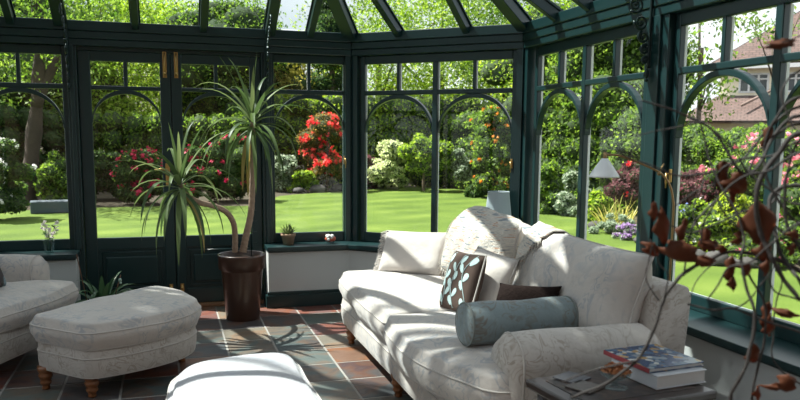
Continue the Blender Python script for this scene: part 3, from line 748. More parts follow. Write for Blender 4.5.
# woven throw over the back cushions
bpy.context.view_layer.update()
def throw():
    trees = []
    for o in bk:
        mw = Matrix.Translation((1.6, 3.68, 0)) @ o.matrix_local
        trees.append(BVHTree.FromPolygons([mw @ v.co for v in o.data.vertices], [tuple(p.vertices) for p in o.data.polygons]))
    def front(y, z):
        b = None
        for tr in trees:
            h_ = tr.ray_cast(Vector((.8, y, z)), Vector((1, 0, 0)))
            if h_[0] and (b is None or h_[0].x < b): b = h_[0].x
        return b
    def top(x, y):
        b = None
        for tr in trees:
            h_ = tr.ray_cast(Vector((x, y, 1.6)), Vector((0, 0, -1)))
            if h_[0] and (b is None or h_[0].z > b): b = h_[0].z
        return b
    NU, NV = 46, 40; G = []
    for i in range(NU+1):
        u = i/NU; yt = 4.20-.90*u       # along the top
        zt = max(top(x, yt) or 0 for x in (1.72, 1.76, 1.80, 1.84, 1.88)); col = []
        xc = 1.80
        # how far it hangs down the front
        hang = .34+.06*math.sin(u*5) if u < .55 else max(.03, .36-(u-.55)*.78)
        for j in range(NV+1):
            s = j/NV
            if s < .30:          # over the top from the back
                x = 1.93-(.30-.0)*s/.30*.62; z = (top(x, yt) or zt-.05)
                col.append([x, yt, z+.012])
            else:
                v = (s-.30)/.70; z = zt-.015-hang*v; y = yt+.10*v*(1-u)+.02*math.sin(v*4)
                f_ = front(y, z)
                if f_ is None: f_ = col[-1][0]
                col.append([f_-.012, y, z])
        G.append(col)
    A = np.array(G)
    for _ in range(3):
        A[1:-1, 1:-1] = (A[1:-1, 1:-1]*2+A[:-2, 1:-1]+A[2:, 1:-1]+A[1:-1, :-2]+A[1:-1, 2:])/6
    for i in range(NU+1):
        for j in range(NV+1):
            x_, y_, z_ = A[i, j]; f_ = front(y_, z_); t_ = top(x_, y_)
            if f_ is not None and x_ > f_-.012 and j > 12: A[i, j, 0] = f_-.012
            if t_ is not None and j <= 14 and z_ < t_+.012: A[i, j, 2] = t_+.012
    for i in range(NU+1):
        for j in range(NV+1): A[i, j, 0] -= .006+.005*math.sin(i*.9+.8*math.sin(j*.3)); A[i, j, 2] += .004
    mb = MB(); mb.add([tuple(A[i, j]) for i in range(NU+1) for j in range(NV+1)], [(i*(NV+1)+j, (i+1)*(NV+1)+j, (i+1)*(NV+1)+j+1, i*(NV+1)+j+1) for i in range(NU) for j in range(NV)], True)
    m, n, l, b = mat('woven_throw'); tc = n.new('ShaderNodeTexCoord')
    mp = n.new('ShaderNodeMapping'); mp.inputs['Scale'].default_value = (7, 10, 105); l.new(tc.outputs['Object'], mp.inputs[0])
    nz = n.new('ShaderNodeTexNoise'); nz.inputs['Scale'].default_value = 1.; nz.inputs['Detail'].default_value = 2; l.new(mp.outputs[0], nz.inputs['Vector'])
    r = ramp(n, [(.34, (.18, .21, .24)), (.44, (.60, .55, .48)), (.52, (.42, .40, .37)), (.60, (.62, .57, .50)), (.66, (.40, .19, .11)), (.74, (.58, .52, .45))]); l.new(nz.outputs['Fac'], r.inputs[0])
    l.new(r.outputs[0], b.inputs['Base Color']); b.inputs['Roughness'].default_value = .95
    n2 = n.new('ShaderNodeTexNoise'); n2.inputs['Scale'].default_value = 110; l.new(tc.outputs['Object'], n2.inputs['Vector'])
    bp = n.new('ShaderNodeBump'); bp.inputs['Strength'].default_value = 1; bp.inputs['Distance'].default_value = .006; l.new(n2.outputs['Fac'], bp.inputs['Height']); l.new(bp.outputs[0], b.inputs['Normal'])
    o = mb.build('throw', m); s_ = o.modifiers.new('thickness', 'SOLIDIFY'); s_.thickness = .007; s_.offset = 1
    tag(o, 'woven striped throw in cream, grey and rust draped over the sofa back cushions', 'throw')
    fr = MB(); rnd = random.Random(8)
    for i in range(0, NU, 1):
        for q in range(2):
            a = Vector(A[i, -1]).lerp(Vector(A[i+1, -1]), q/2); d = Vector((-.004+rnd.uniform(-.006, .004), rnd.uniform(-.008, .012), -.022)); fr.tube([a, a+d, a+d*2.2+Vector((0, rnd.uniform(-.01, .01), 0))], [.0026, .0022, .0012], 4)
    for j in range(12, NV):
        a = Vector(A[0, j]); fr.tube([a, a+Vector((-.004, .018, -.008)), a+Vector((-.004, .036, -.022+rnd.uniform(-.008, .008)))], [.0026, .0022, .0012], 4)
    tag(fr.build('fringe', m, o), kind='stuff')
throw()

# ------------------------------------------------------------------ lamps
t = tag(empty('table_lamp', (2.315, 5.115, .487)), 'small table lamp with pleated grey blue shade on the window sill in the corner', 'lamp')
mb = MB(); mb.lathe([(.001, 0), (.055, 0), (.056, .012), (.030, .022), (.016, .04), (.030, .07), (.044, .12), (.040, .165), (.018, .20), (.012, .215), (.010, .26)], 24); mb.build('base', M['ceramic'], t)
mb = MB(); n = 120; vs = []
for rr, z in ((.101, .245), (.076, .465)):
    for j in range(n):
        r_ = rr*(1+(.022 if j % 2 else -.012)); vs.append((r_*math.cos(2*PI*j/n), r_*math.sin(2*PI*j/n), z))
mb.add(vs, [(j, (j+1) % n, n+(j+1) % n, n+j) for j in range(n)]); o = mb.build('lamp_shade', M['shade_blue'], t); s_ = o.modifiers.new('t', 'SOLIDIFY'); s_.thickness = .002
q = MB(); q.tube([(.078*math.cos(a*PI/24), .078*math.sin(a*PI/24), .465) for a in range(48)], .003, 6, closed=True); q.build('trim', M['shade_blue'], o); q = MB(); q.tube([(.103*math.cos(a*PI/24), .103*math.sin(a*PI/24), .245) for a in range(48)], .003, 6, closed=True); q.build('trim', M['shade_blue'], o)
mb = MB(); mb.tube([(0, 0, .25), (0, 0, .33)], .012, 10); mb.ball((0, 0, .37), (.028, .028, .042)); mb.tube([(0, 0, .455), (0, 0, .475)], .004, 6); mb.tube([(-.077, 0, .456), (.077, 0, .456)], .002, 6); mb.build('bulb', M['ceramic'], t)

t = tag(empty('reading_lamp', (2.205, 2.945, 0)), 'brass reading lamp with white conical shade arching over the sofa', 'lamp')
mb = MB(); mb.lathe([(.001, 0), (.098, 0), (.10, .008), (.09, .016), (.02, .026), (.012, .05)], 28); mb.build('base', M['oldbrass'], t)
mb = MB(); mb.tube(open_smooth([(0, 0, .02), (0, 0, .6), (0, 0, 1.0), (-.004, .002, 1.07), (-.020, .008, 1.135), (-.055, .02, 1.185), (-.10, .035, 1.212), (-.17, .06, 1.243), (-.22, .08, 1.263), (-.26, .092, 1.272), (-.303, .105, 1.272)], 6), .0052, 8); mb.build('pole', M['oldbrass'], t)
mb = MB(); mb.tube([(-.065, .025, 1.18), (-.062, .025, 1.21), (-.05, .02, 1.235)], .0035, 8); mb.ball((-.068, .026, 1.190), .010); mb.build('joint', M['oldbrass'], t)
mb = MB(); mb.tube([(-.303, .105, 1.284), (-.303, .105, 1.240)], .009, 10); mb.build('shade_holder', M['oldbrass'], t)
mb = MB(); mb.lathe([(.014, 1.256), (.018, 1.251), (.067, 1.178), (.0685, 1.170), (.066, 1.171), (.016, 1.247), (.001, 1.249)], 36, Matrix.Translation((-.303, .105, 0))); mb.build('lamp_shade', M['shade_white'], t)
mb = MB(); mb.ball((-.303, .105, 1.205), .02); mb.build('bulb', M['ceramic'], t)

# ------------------------------------------------------------------ side table with its things
TA = math.radians(6); TO = Vector((1.162, 2.309, 0)); TW = .53; TD = .345
t = tag(empty('side_table', (TO.x, TO.y, 0), TA), 'dark wooden side table with inlaid top by the near arm of the sofa', 'side table')
def inlay():
    m, n, l, b = mat('inlaid_table_top'); tc = n.new('ShaderNodeTexCoord'); nz = n.new('ShaderNodeTexNoise'); nz.inputs['Scale'].default_value = 14; nz.inputs['Detail'].default_value = 7; nz.inputs['Distortion'].default_value = 1.5
    l.new(tc.outputs['Object'], nz.inputs['Vector']); r = ramp(n, [(.38, (.010, .008, .008)), (.52, (.028, .02, .017)), (.62, (.08, .05, .04)), (.75, (.02, .016, .014))]); l.new(nz.outputs['Fac'], r.inputs[0])
    l.new(r.outputs[0], b.inputs['Base Color']); b.inputs['Roughness'].default_value = .4; return m
M['inlay'] = inlay()
mb = MB(); mb.bbox(0, TW, -TD, 0, .485, .518, .008); mb.build('table_top', M['darkwood'], t)
mb = MB(); mb.bbox(.05, TW-.05, -TD+.05, -.05, .515, .5202, .001); mb.build('inlay_panel', M['inlay'], t)
mb = MB(); mb.box(.04, TW-.04, -.06, -.035, .40, .487); mb.box(.04, TW-.04, -TD+.035, -TD+.06, .40, .487); mb.box(.035, .06, -TD+.04, -.04, .40, .487); mb.box(TW-.06, TW-.035, -TD+.04, -.04, .40, .487); mb.build('apron', M['darkwood'], t, bevel=.004)
for x in (.05, TW-.05):
    for y in (-.05, -TD+.05):
        mb = MB(); mb.lathe([(.014, 0), (.02, .01), (.016, .03), (.019, .2), (.016, .34), (.025, .36), (.02, .38), (.026, .40), (.026, .487)], 14, Matrix.Translation((x, y, 0))); mb.build('leg', M['darkwood'], t)
def cover_mat():
    m, n, l, b = mat('blue_gold_cover'); tc = n.new('ShaderNodeTexCoord'); v = n.new('ShaderNodeTexVoronoi'); v.inputs['Scale'].default_value = 42
    l.new(tc.outputs['Object'], v.inputs['Vector']); s_ = n.new('ShaderNodeSeparateColor'); l.new(v.outputs['Color'], s_.inputs[0])
    r = ramp(n, [(0, (.02, .05, .12)), (.4, (.05, .10, .17)), (.6, (.20, .24, .28)), (.75, (.34, .22, .10)), (.9, (.45, .45, .43))]); r.color_ramp.interpolation = 'CONSTANT'; l.new(s_.outputs[0], r.inputs[0])
    l.new(r.outputs[0], b.inputs['Base Color']); b.inputs['Roughness'].default_value = .25; return m
M['bluegold'] = cover_mat()
def speckle():
    m, n, l, b = mat('white_speckled_cover'); tc = n.new('ShaderNodeTexCoord'); v = n.new('ShaderNodeTexNoise'); v.inputs['Scale'].default_value = 60; v.inputs['Detail'].default_value = 3
    l.new(tc.outputs['Object'], v.inputs['Vector']); r = ramp(n, [(.42, (.22, .27, .38)), (.5, (.72, .73, .76))]); l.new(v.outputs['Fac'], r.inputs[0]); l.new(r.outputs[0], b.inputs['Base Color']); b.inputs['Roughness'].default_value = .3; return m
M['speckle'] = speckle()
def book(label, corner, ang, w, d, z0, h, cover, wm=None):
    """corner = nearest corner; the spine is along local -X side"""
    r_ = tag(empty('book', (corner[0], corner[1], z0), ang), label, 'book', None)
    mb = MB(); mb.bbox(.004, w-.004, .005, d-.005, .003, h-.003, .001); mb.build('pages', M['paper'], r_)
    mb = MB(); mb.bbox(0, w, 0, d, 0, .0032, .0008); mb.bbox(0, w, 0, d, h-.0032, h, .0008); mb.bbox(0, .0035, 0, d, 0, h, .0008); mb.build('cover', cover, r_)
    return r_
B1 = book('thick white book at the bottom of the pile on the side table', (1.523, 2.072), math.radians(6), .215, .235, .5215, .046, M['white_cover'])
B2 = book('blue and gold patterned book with dull red spine lying on the thick white book', (1.515, 2.105), math.radians(5), .235, .245, .5680, .017, M['bluegold'])
mb = MB(); mb.bbox(-.0008, .003, 0, .245, .0005, .0165, .0005); mb.build('spine', M['red_cover'], B2)
# glass dish of dried petals
dp = at(615, 387, .522)
t = tag(empty('glass_dish', (dp.x, dp.y, .5215)), 'footed glass dish holding dried brown petals on the side table', 'dish')
mb = MB(); mb.lathe([(.001, 0), (.042, 0), (.043, .003), (.012, .008), (.007, .016), (.010, .024), (.03, .030), (.050, .045), (.056, .060), (.054, .060), (.048, .047), (.028, .034), (.001, .032)], 32); mb.build('bowl', M['mist'], t)
M['petal'] = leaf_mat('dried_petals', [(.20, .07, .035), (.40, .17, .07), (.5, .25, .12), (.25, .09, .05)], .2, .7)
rnd = random.Random(3); mb = MB()
def petal(mb, c, s, rnd, cup=.3, asp=.7):
    q = Quaternion((rnd.gauss(0, 1), rnd.gauss(0, 1), rnd.gauss(0, 1), rnd.gauss(0, 1))).normalized().to_matrix()
    vs = [Vector((0, -1, 0)), Vector((-asp, -.1, cup)), Vector((0, 0, 0)), Vector((asp, -.1, cup)), Vector((-asp*.6, .7, cup*.9)), Vector((0, 1, cup*.4)), Vector((asp*.6, .7, cup*.9))]
    mb.add([Vector(c)+q @ (v*s) for v in vs], [(0, 2, 1), (0, 3, 2), (1, 2, 5, 4), (2, 3, 6, 5)], True)
for k in range(240):
    r_ = .046*math.sqrt(rnd.random()); a = rnd.uniform(0, 2*PI); z = .045+rnd.uniform(0, .030)*(1-(r_/.05)**2)+.008
    petal(mb, (r_*math.cos(a), r_*math.sin(a), z), rnd.uniform(.006, .010), rnd)
tag(tag(mb.build('dried_petals', M['petal'], None, Matrix.Translation((dp.x, dp.y, .5215))), 'heap of dried brown petals inside the footed glass dish', 'dried petals'), kind='stuff')
M['coaster'] = plain('slate_coaster', (.10, .10, .11), .5, noise=.3, scale=40); M['coaster2'] = plain('pale_stone_coaster', (.13, .115, .105), .5, noise=.3, scale=40)
for (px, py, m_, lb) in ((572, 378, 'coaster', 'dark slate coaster near the left corner of the side table'), (585, 387, 'coaster2', 'pale stone coaster beside the glass dish on the side table')):
    c = at(px, py, .523); mb = MB(); mb.bbox(-.048, .048, -.048, .048, 0, .006, .0015); o = mb.build('coaster', M[m_], None, Matrix.Translation((c.x, c.y, .5212)) @ Matrix.Rotation(TA+.35, 4, 'Z')); tag(o, lb, 'coaster')

# ------------------------------------------------------------------ pots and plants indoors
M['blade'] = leaf_mat('sword_leaf', [(.05, .09, .035), (.085, .135, .05), (.12, .175, .065), (.20, .25, .11)], .32, .45)
M['blade_old'] = leaf_mat('yellowing_leaf', [(.30, .22, .06), (.24, .20, .07)], .35, .5)
def sword(mb, base, d, L, w, droop, seg=9, twist=0.):
    """long arching leaf with a folded midrib"""
    d = Vector(d).normalized(); p = Vector(base); side = d.cross(Vector((0, 0, 1))); side = side.normalized() if side.length > .05 else Vector((1, 0, 0)); vs = []
    for k in range(seg+1):
        u = k/seg; ww = w*(min(1, .45+u*3))*(1-u**2.2)**.75+.0006
        up = side.cross(d).normalized()
        vs += [p-side*ww/2+up*ww*.18, p, p+side*ww/2+up*ww*.18]
        d = (d+Vector((0, 0, -1))*droop/seg*(u*1.6+.25)).normalized(); side = (side-d*side.dot(d)).normalized(); p = p+d*(L/seg)
    mb.add(vs, [(k*3+q, k*3+q+1, k*3+q+4, k*3+q+3) for k in range(seg) for q in (0, 1)], True)
POT = Vector((.50, 5.62, 0))
t = tag(empty('potted_palm', POT), 'tall two stemmed sword leaved palm in a dark brown pot before the doors', 'potted plant')
mb = MB(); mb.lathe([(.001, 0), (.118, 0), (.122, .006), (.150, .36), (.154, .375), (.168, .378), (.173, .47), (.176, .482), (.168, .486), (.160, .478), (.157, .43), (.001, .43)], 40); mb.build('pot', M['pot_brown'], t)
mb = MB(); mb.lathe([(.001, .425), (.156, .425), (.155, .445), (.08, .452), (.001, .455)], 24); mb.build('soil', M['soil'], t)
def w2(px, py, y): # point of the sight line at world depth y, relative to the pot
    d = FWD*F+RIGHT*(px-400)+UP*(CY-py); return Vector((0, 0, H0))+d*(y/d.y)-POT
sa = open_smooth([w2(243, 252, 5.62), w2(246, 236, 5.62), w2(251, 212, 5.62), w2(252.5, 180, 5.60), w2(253, 145, 5.58), w2(252, 122, 5.56)], 14)
sb = open_smooth([w2(235, 252, 5.60), w2(235, 235, 5.58), w2(233, 222, 5.52), w2(226, 212, 5.44), w2(214, 206, 5.34), w2(198, 202, 5.24), w2(184, 193, 5.16), w2(180, 184, 5.12)], 10)
for pts, r0, r1 in ((sa, .026, .017), (sb, .021, .016)):
    mb = MB(); k = len(pts); mb.tube(pts, [(r0+(r1-r0)*i/k)*(1+.09*(i % 3 == 0)) for i in range(k)], 12); mb.build('stem', M['yucca_stem'], t)
rnd = random.Random(12)
for head, n_, L0 in ((sa[-1], 42, .49), (sb[-1], 40, .45)):
    mb = MB(); mo = MB()
    for k in range(n_):
        u = k/n_; az = k*2.39996+rnd.uniform(-.2, .2); el = math.radians(82-128*u+rnd.uniform(-10, 10)); el = max(el, math.radians(-52))
        d = Vector((math.cos(el)*math.cos(az), math.cos(el)*math.sin(az), math.sin(el)))
        base = head+Vector((0, 0, .03-.10*u))+Vector((d.x, d.y, 0))*.012
        (mo if (u > .93) else mb).__class__
        sword(mo if u > .95 else mb, base, d, L0*rnd.uniform(.8, 1.18)*(1.0 if u > .12 else .9), rnd.uniform(.028, .040), rnd.uniform(.1, 1.6)+(3.0*u))
    mb.build('leaves', M['blade'], t); mo.build('withered_leaves', M['blade_old'], t)
# small wooden trellis cane with clips in the pot
mb = MB(); mb.tube([(.07, .03, .43), (.085, .04, 1.02)], .004, 6)
for z in (.56, .64, .72, .80): mb.tube([(.05, .035, z), (.115, .035, z)], .003, 6)
mb.build('support_cane', M['black_iron'], t)

# low orchid pot between the armchair and the doors
OP = Vector((-.47, 5.62, 0))
t = tag(empty('potted_orchid', OP), 'low leafy orchid in a terracotta pot on the floor behind the kidney footstool', 'potted plant')
mb = MB(); mb.lathe([(.001, 0), (.075, 0), (.10, .12), (.112, .122), (.114, .15), (.104, .15), (.10, .13), (.001, .125)], 28); mb.build('pot', M['terracotta'], t)
mb = MB(); mb.lathe([(.001, .12), (.098, .12), (.096, .135), (.001, .14)], 20); mb.build('soil', M['soil'], t)
M['orchid_leaf'] = leaf_mat('orchid_leaf', [(.03, .075, .04), (.06, .13, .06), (.09, .17, .08)], .2, .35)
mb = MB(); rnd = random.Random(5)
for k in range(30):
    az = k*2.4; el = math.radians(rnd.uniform(20, 80)); d = (math.cos(el)*math.cos(az), math.cos(el)*math.sin(az), math.sin(el))
    sword(mb, (.03*math.cos(az), .03*math.sin(az), .14), d, rnd.uniform(.20, .32), rnd.uniform(.035, .05), rnd.uniform(1.0, 2.6), 8)
mb.build('leaves', M['orchid_leaf'], t)
mb = MB(); mb.tube([(.06, -.02, .13), (.13, -.04, .37)], .0035, 6); mb.tube([(-.09, 0, .13), (-.155, .01, .52)], .003, 6); mb.build('stake', plain('cane', (.17, .08, .04), .7), t)
mb = MB(); mb.ball((.125, -.04, .335), (.012, .012, .014)); mb.ball((.128, -.04, .315), .009); mb.build('bud', plain('pale_green_bud', (.35, .50, .42), .5), t)

# glass vase with white flowers on the left sill
v = at(52, 250, .487)
t = tag(empty('glass_vase', (v.x, 5.985, .487)), 'small glass vase of white flowers on the sill behind the armchair', 'vase')
mb = MB(); mb.lathe([(.001, 0), (.030, 0), (.032, .004), (.040, .085), (.044, .092), (.042, .092), (.037, .084), (.028, .010), (.001, .009)], 24); mb.build('vase_body', M['mist'], t)
fl = tag(empty('flower_bunch', (v.x, 5.985, .50)), 'bunch of small white flowers standing in the glass vase', 'flowers')
mb = MB(); rnd = random.Random(2); tips = []
for k in range(9):
    a = k*2.4; tip = Vector((.055*math.cos(a)*rnd.uniform(.3, 1), .04*math.sin(a), rnd.uniform(.10, .21))); tips.append(tip); mb.tube([(0.01*math.cos(a), .01*math.sin(a), .0), tip*.6+Vector((0, 0, .02)), tip], .0015, 5)
mb.build('stems', plain('green_stem', (.06, .10, .04), .6), fl)
mb = MB()
for tp in tips:
    for q in range(5): petal(mb, tp+Vector((rnd.uniform(-.014, .014), rnd.uniform(-.012, .012), rnd.uniform(-.014, .014))), .015, rnd, .5)
mb.build('petals', leaf_mat('white_petal', [(.70, .66, .62), (.80, .78, .74)], .3), fl)
mb = MB()
for k in range(22):
    tp = tips[k % 9]; petal(mb, tp*rnd.uniform(.5, 1.15)+Vector((rnd.uniform(-.02, .02), rnd.uniform(-.02, .02), 0)), .016, rnd, .2, .45)
mb.build('leaves', M['orchid_leaf'], fl)

# succulent and little ornament on the other sill
v = at(291, 246, .487)
t = tag(empty('potted_succulent', (v.x-.01, 5.985, .487)), 'small spiky succulent in a terracotta pot on the sill beside the tall palm', 'potted plant')
mb = MB(); mb.lathe([(.001, 0), (.040, 0), (.052, .068), (.058, .070), (.060, .092), (.053, .092), (.050, .078), (.001, .076)], 24); mb.build('pot', plain('weathered_terracotta', (.30, .20, .13), .85, noise=.35, scale=22, bump=.3), t)
mb = MB(); rnd = random.Random(6)
for k in range(34):
    az = k*2.4; el = math.radians(88-60*k/34); sword(mb, (.012*math.cos(az), .012*math.sin(az), .08), (math.cos(el)*math.cos(az), math.cos(el)*math.sin(az), math.sin(el)), rnd.uniform(.06, .10), .020, .25, 5)
mb.build('leaves', M['blade'], t)
v = at(336, 246, .487)
t = tag(empty('glass_saucer', (v.x-.01, 6.0, .487)), 'little clear glass saucer on the sill holding a red and white ornament', 'saucer')
mb = MB(); mb.lathe([(.001, 0), (.026, 0), (.034, .012), (.033, .013), (.025, .004), (.001, .004)], 24); mb.build('saucer_body', M['mist'], t)
r_ = tag(empty('ornament', (v.x-.01, 6.0, .492)), 'rounded red and white ornament sitting in the glass saucer on the sill', 'ornament')
mb = MB(); mb.ball((0, 0, .030), (.046, .034, .026), 20, 12); mb.build('red_body', plain('red_glaze', (.50, .10, .05), .3, noise=.3, scale=25), r_)
mb = MB(); rnd = random.Random(7)
for k in range(10): a = k*.63; mb.ball((.024*math.cos(a)-.006, .018*math.sin(a)-.008, .046+.010*(k % 2)), .013)
mb.ball((-.02, -.028, .03), .012); mb.build('white_knobs', M['ceramic'], r_)
# ------------------------------------------------------------------ twisted dry branches in a tall vase, close to the camera at the right
VB = atd(885, 300, 1.55); VB = Vector((VB.x, VB.y, 0))
t = tag(empty('floor_vase', VB), 'tall dark vase on the floor just outside the right edge holding the dry branches', 'vase')
mb = MB(); mb.lathe([(.001, 0), (.075, 0), (.085, .03), (.095, .30), (.080, .55), (.050, .66), (.045, .70), (.055, .73), (.049, .73), (.038, .70), (.04, .65), (.001, .60)], 28); mb.build('vase_body', M['pot_brown'], t)
br = tag(empty('dry_branches', VB+Vector((0, 0, .62))), 'tangled dry branches with curled brown leaves arching in from the right edge', 'branches')
O_ = VB+Vector((0, 0, .62)); MO = Vector((0, 0, .11))
def tw(pts, r0, r1, root='edge'):
    P = [atd(x, y, d)-O_ for x, y, d in pts]
    if root == 'edge': P = [Vector((0, 0, .02)), MO, (MO+P[0])*.5+Vector((.03, 0, .10))]+P
    q = open_smooth(P, 6); k = len(q); q = [p+Vector((wob(p.x*9, p.y*9, p.z*9, 1), wob(p.z*9, p.x*9, p.y, 2), wob(p.y*9, p.z*9, p.x, 3)))*.0025 for p in q]
    mb = MB(); mb.tube(q, [.78*(r0+(r1-r0)*i/k)*(1+.12*math.sin(i*2.1)) for i in range(k)], 8); mb.build('branch', M['twig'], br)
# long arching stems, listed from the edge of the photo inwards
tw([(838, 300, 1.56), (800, 271, 1.54), (765, 256, 1.52), (730, 251, 1.50), (703, 261, 1.47), (680, 277, 1.45), (664, 298, 1.43), (654, 330, 1.41), (636, 360, 1.40), (606, 384, 1.40), (572, 397, 1.42)], .0062, .0032)
tw([(840, 210, 1.60), (800, 186, 1.6), (772, 196, 1.58), (775, 230, 1.55), (786, 262, 1.53), (800, 280, 1.5), (812, 310, 1.5)], .006, .004)
tw([(850, 120, 1.62), (800, 107, 1.6), (768, 130, 1.58), (748, 154, 1.56), (715, 171, 1.52), (680, 176, 1.5), (650, 165, 1.48), (618, 153, 1.46)], .0045, .0016)
tw([(850, 140, 1.60), (800, 115, 1.58), (772, 140, 1.55), (757, 168, 1.52), (741, 170, 1.5), (722, 142, 1.5), (706, 125, 1.5), (686, 114, 1.5), (660, 106, 1.48), (643, 101, 1.47)], .0055, .0018)
tw([(850, 150, 1.66), (800, 124, 1.62), (765, 145, 1.6), (741, 182, 1.58), (715, 200, 1.55), (695, 222, 1.52), (688, 250, 1.5), (684, 277, 1.5)], .004, .002)
tw([(850, 170, 1.50), (800, 133, 1.48), (775, 158, 1.47), (758, 185, 1.46), (757, 215, 1.46), (765, 245, 1.46), (778, 268, 1.46), (800, 300, 1.46)], .0075, .005)
tw([(838, 150, 1.45), (800, 152, 1.46), (770, 170, 1.45), (745, 176, 1.44), (720, 196, 1.44), (706, 220, 1.44), (700, 244, 1.45)], .0035, .002)
tw([(840, 350, 1.60), (800, 332, 1.56), (768, 322, 1.52), (735, 308, 1.50), (712, 310, 1.48), (687, 304, 1.47)], .0035, .0022)
tw([(845, 420, 1.5), (790, 415, 1.45), (733, 405, 1.42), (747, 362, 1.42), (755, 318, 1.43), (748, 292, 1.44), (741, 262, 1.45), (745, 240, 1.46), (738, 215, 1.47), (720, 185, 1.48), (706, 150, 1.5), (700, 122, 1.5)], .0055, .002)
tw([(840, 430, 1.6), (790, 420, 1.56), (752, 405, 1.54), (762, 350, 1.53), (766, 310, 1.52), (752, 280, 1.51), (744, 262, 1.50)], .004, .0025)
tw([(840, 400, 1.66), (796, 380, 1.62), (774, 360, 1.6), (772, 330, 1.6), (776, 300, 1.6), (782, 280, 1.6), (775, 255, 1.6)], .0025, .0016)
tw([(845, 200, 1.7), (800, 165, 1.68), (780, 190, 1.66), (770, 205, 1.64), (742, 212, 1.62), (712, 225, 1.6), (690, 233, 1.6), (668, 224, 1.58)], .003, .0018)
tw([(845, 230, 1.4), (800, 222, 1.4), (776, 240, 1.4), (750, 262, 1.41), (728, 268, 1.42), (716, 288, 1.42), (707, 300, 1.43)], .003, .0018)
tw([(838, 30, 1.52), (806, 34, 1.51), (786, 42, 1.5), (770, 47, 1.5)], .0018, .001)
tw([(850, 60, 1.6), (800, 70, 1.56), (782, 92, 1.54), (790, 120, 1.53), (806, 140, 1.52)], .0028, .0018)
tw([(700, 122, 1.5), (672, 128, 1.49), (650, 132, 1.48), (624, 140, 1.47)], .0018, .0008, None)
tw([(664, 298, 1.43), (668, 275, 1.42), (659, 262, 1.42), (650, 240, 1.42)], .0018, .001, None)
tw([(659, 300, 1.43), (646, 282, 1.42), (648, 262, 1.42), (652, 245, 1.42)], .0016, .001, None)
tw([(735, 308, 1.50), (752, 298, 1.49), (768, 276, 1.48), (776, 262, 1.47)], .002, .0012, None)
tw([(712, 171, 1.52), (703, 186, 1.50), (693, 210, 1.49), (700, 236, 1.48)], .002, .0012, None)
tw([(636, 360, 1.40), (615, 366, 1.39), (590, 372, 1.39), (562, 382, 1.40)], .003, .0016, None)
tw([(845, 190, 1.52), (800, 205, 1.5), (770, 190, 1.5), (748, 170, 1.5), (735, 150, 1.5), (712, 130, 1.5), (690, 118, 1.5)], .0038, .0015)
tw([(850, 240, 1.55), (800, 240, 1.55), (772, 222, 1.54), (752, 196, 1.54), (733, 184, 1.53), (700, 190, 1.52), (676, 206, 1.52)], .0034, .0014)
tw([(850, 100, 1.58), (800, 98, 1.56), (776, 118, 1.55), (764, 150, 1.55), (768, 182, 1.54), (788, 212, 1.54), (812, 232, 1.54)], .0045, .003)
tw([(850, 130, 1.52), (800, 140, 1.50), (772, 156, 1.5), (736, 160, 1.5), (716, 178, 1.5), (722, 210, 1.5), (748, 236, 1.5), (770, 246, 1.5)], .0036, .0016)
tw([(848, 330, 1.6), (800, 300, 1.58), (776, 290, 1.57), (760, 268, 1.57), (722, 262, 1.56), (700, 276, 1.56), (690, 296, 1.55)], .003, .0012)
tw([(850, 290, 1.5), (812, 262, 1.5), (790, 232, 1.5), (784, 196, 1.5), (790, 160, 1.5), (806, 130, 1.5)], .005, .003)
M['dryleaf'] = leaf_mat('curled_brown_leaf', [(.022, .010, .010), (.045, .016, .012), (.16, .05, .02), (.32, .10, .03)], .45, .6)
def dry(px, py, d, w, h, ang, seed, fold=.5):
    """a curled leathery dried leaf, w by h pixels large at that distance"""
    c = atd(px, py, d)-O_; sx, sz = w*d/F/2*.92, h*d/F/2*.92; mb = MB(); n = 10; vs = []
    q = Matrix.Rotation(math.radians(seed*37 % 70-35), 3, 'Z') @ Matrix.Rotation(math.radians((ang*.35) % 40-15), 3, 'Y')
    for i in range(n+1):
        v = -1+2*i/n; hw = max(0, 1-abs(v)**2.2)**.6*(1+.28*math.sin(v*5+seed*1.7))
        for j in range(7):
            u = -1+j/3; x = u*hw; y = fold*(u*u*hw*hw)*1.1+.35*v*v+.12*math.sin(v*4+u*3+seed)
            vs.append(c+q @ Vector((x*sx, y*sx, v*sz+.12*sz*math.sin(u*3+seed))))
    mb.add(vs, [(i*7+j, i*7+j+1, (i+1)*7+j+1, (i+1)*7+j) for i in range(n) for j in range(6)], True)
    o = mb.build('curled_leaf', M['dryleaf'], br); s_ = o.modifiers.new('t', 'SOLIDIFY'); s_.thickness = .0012
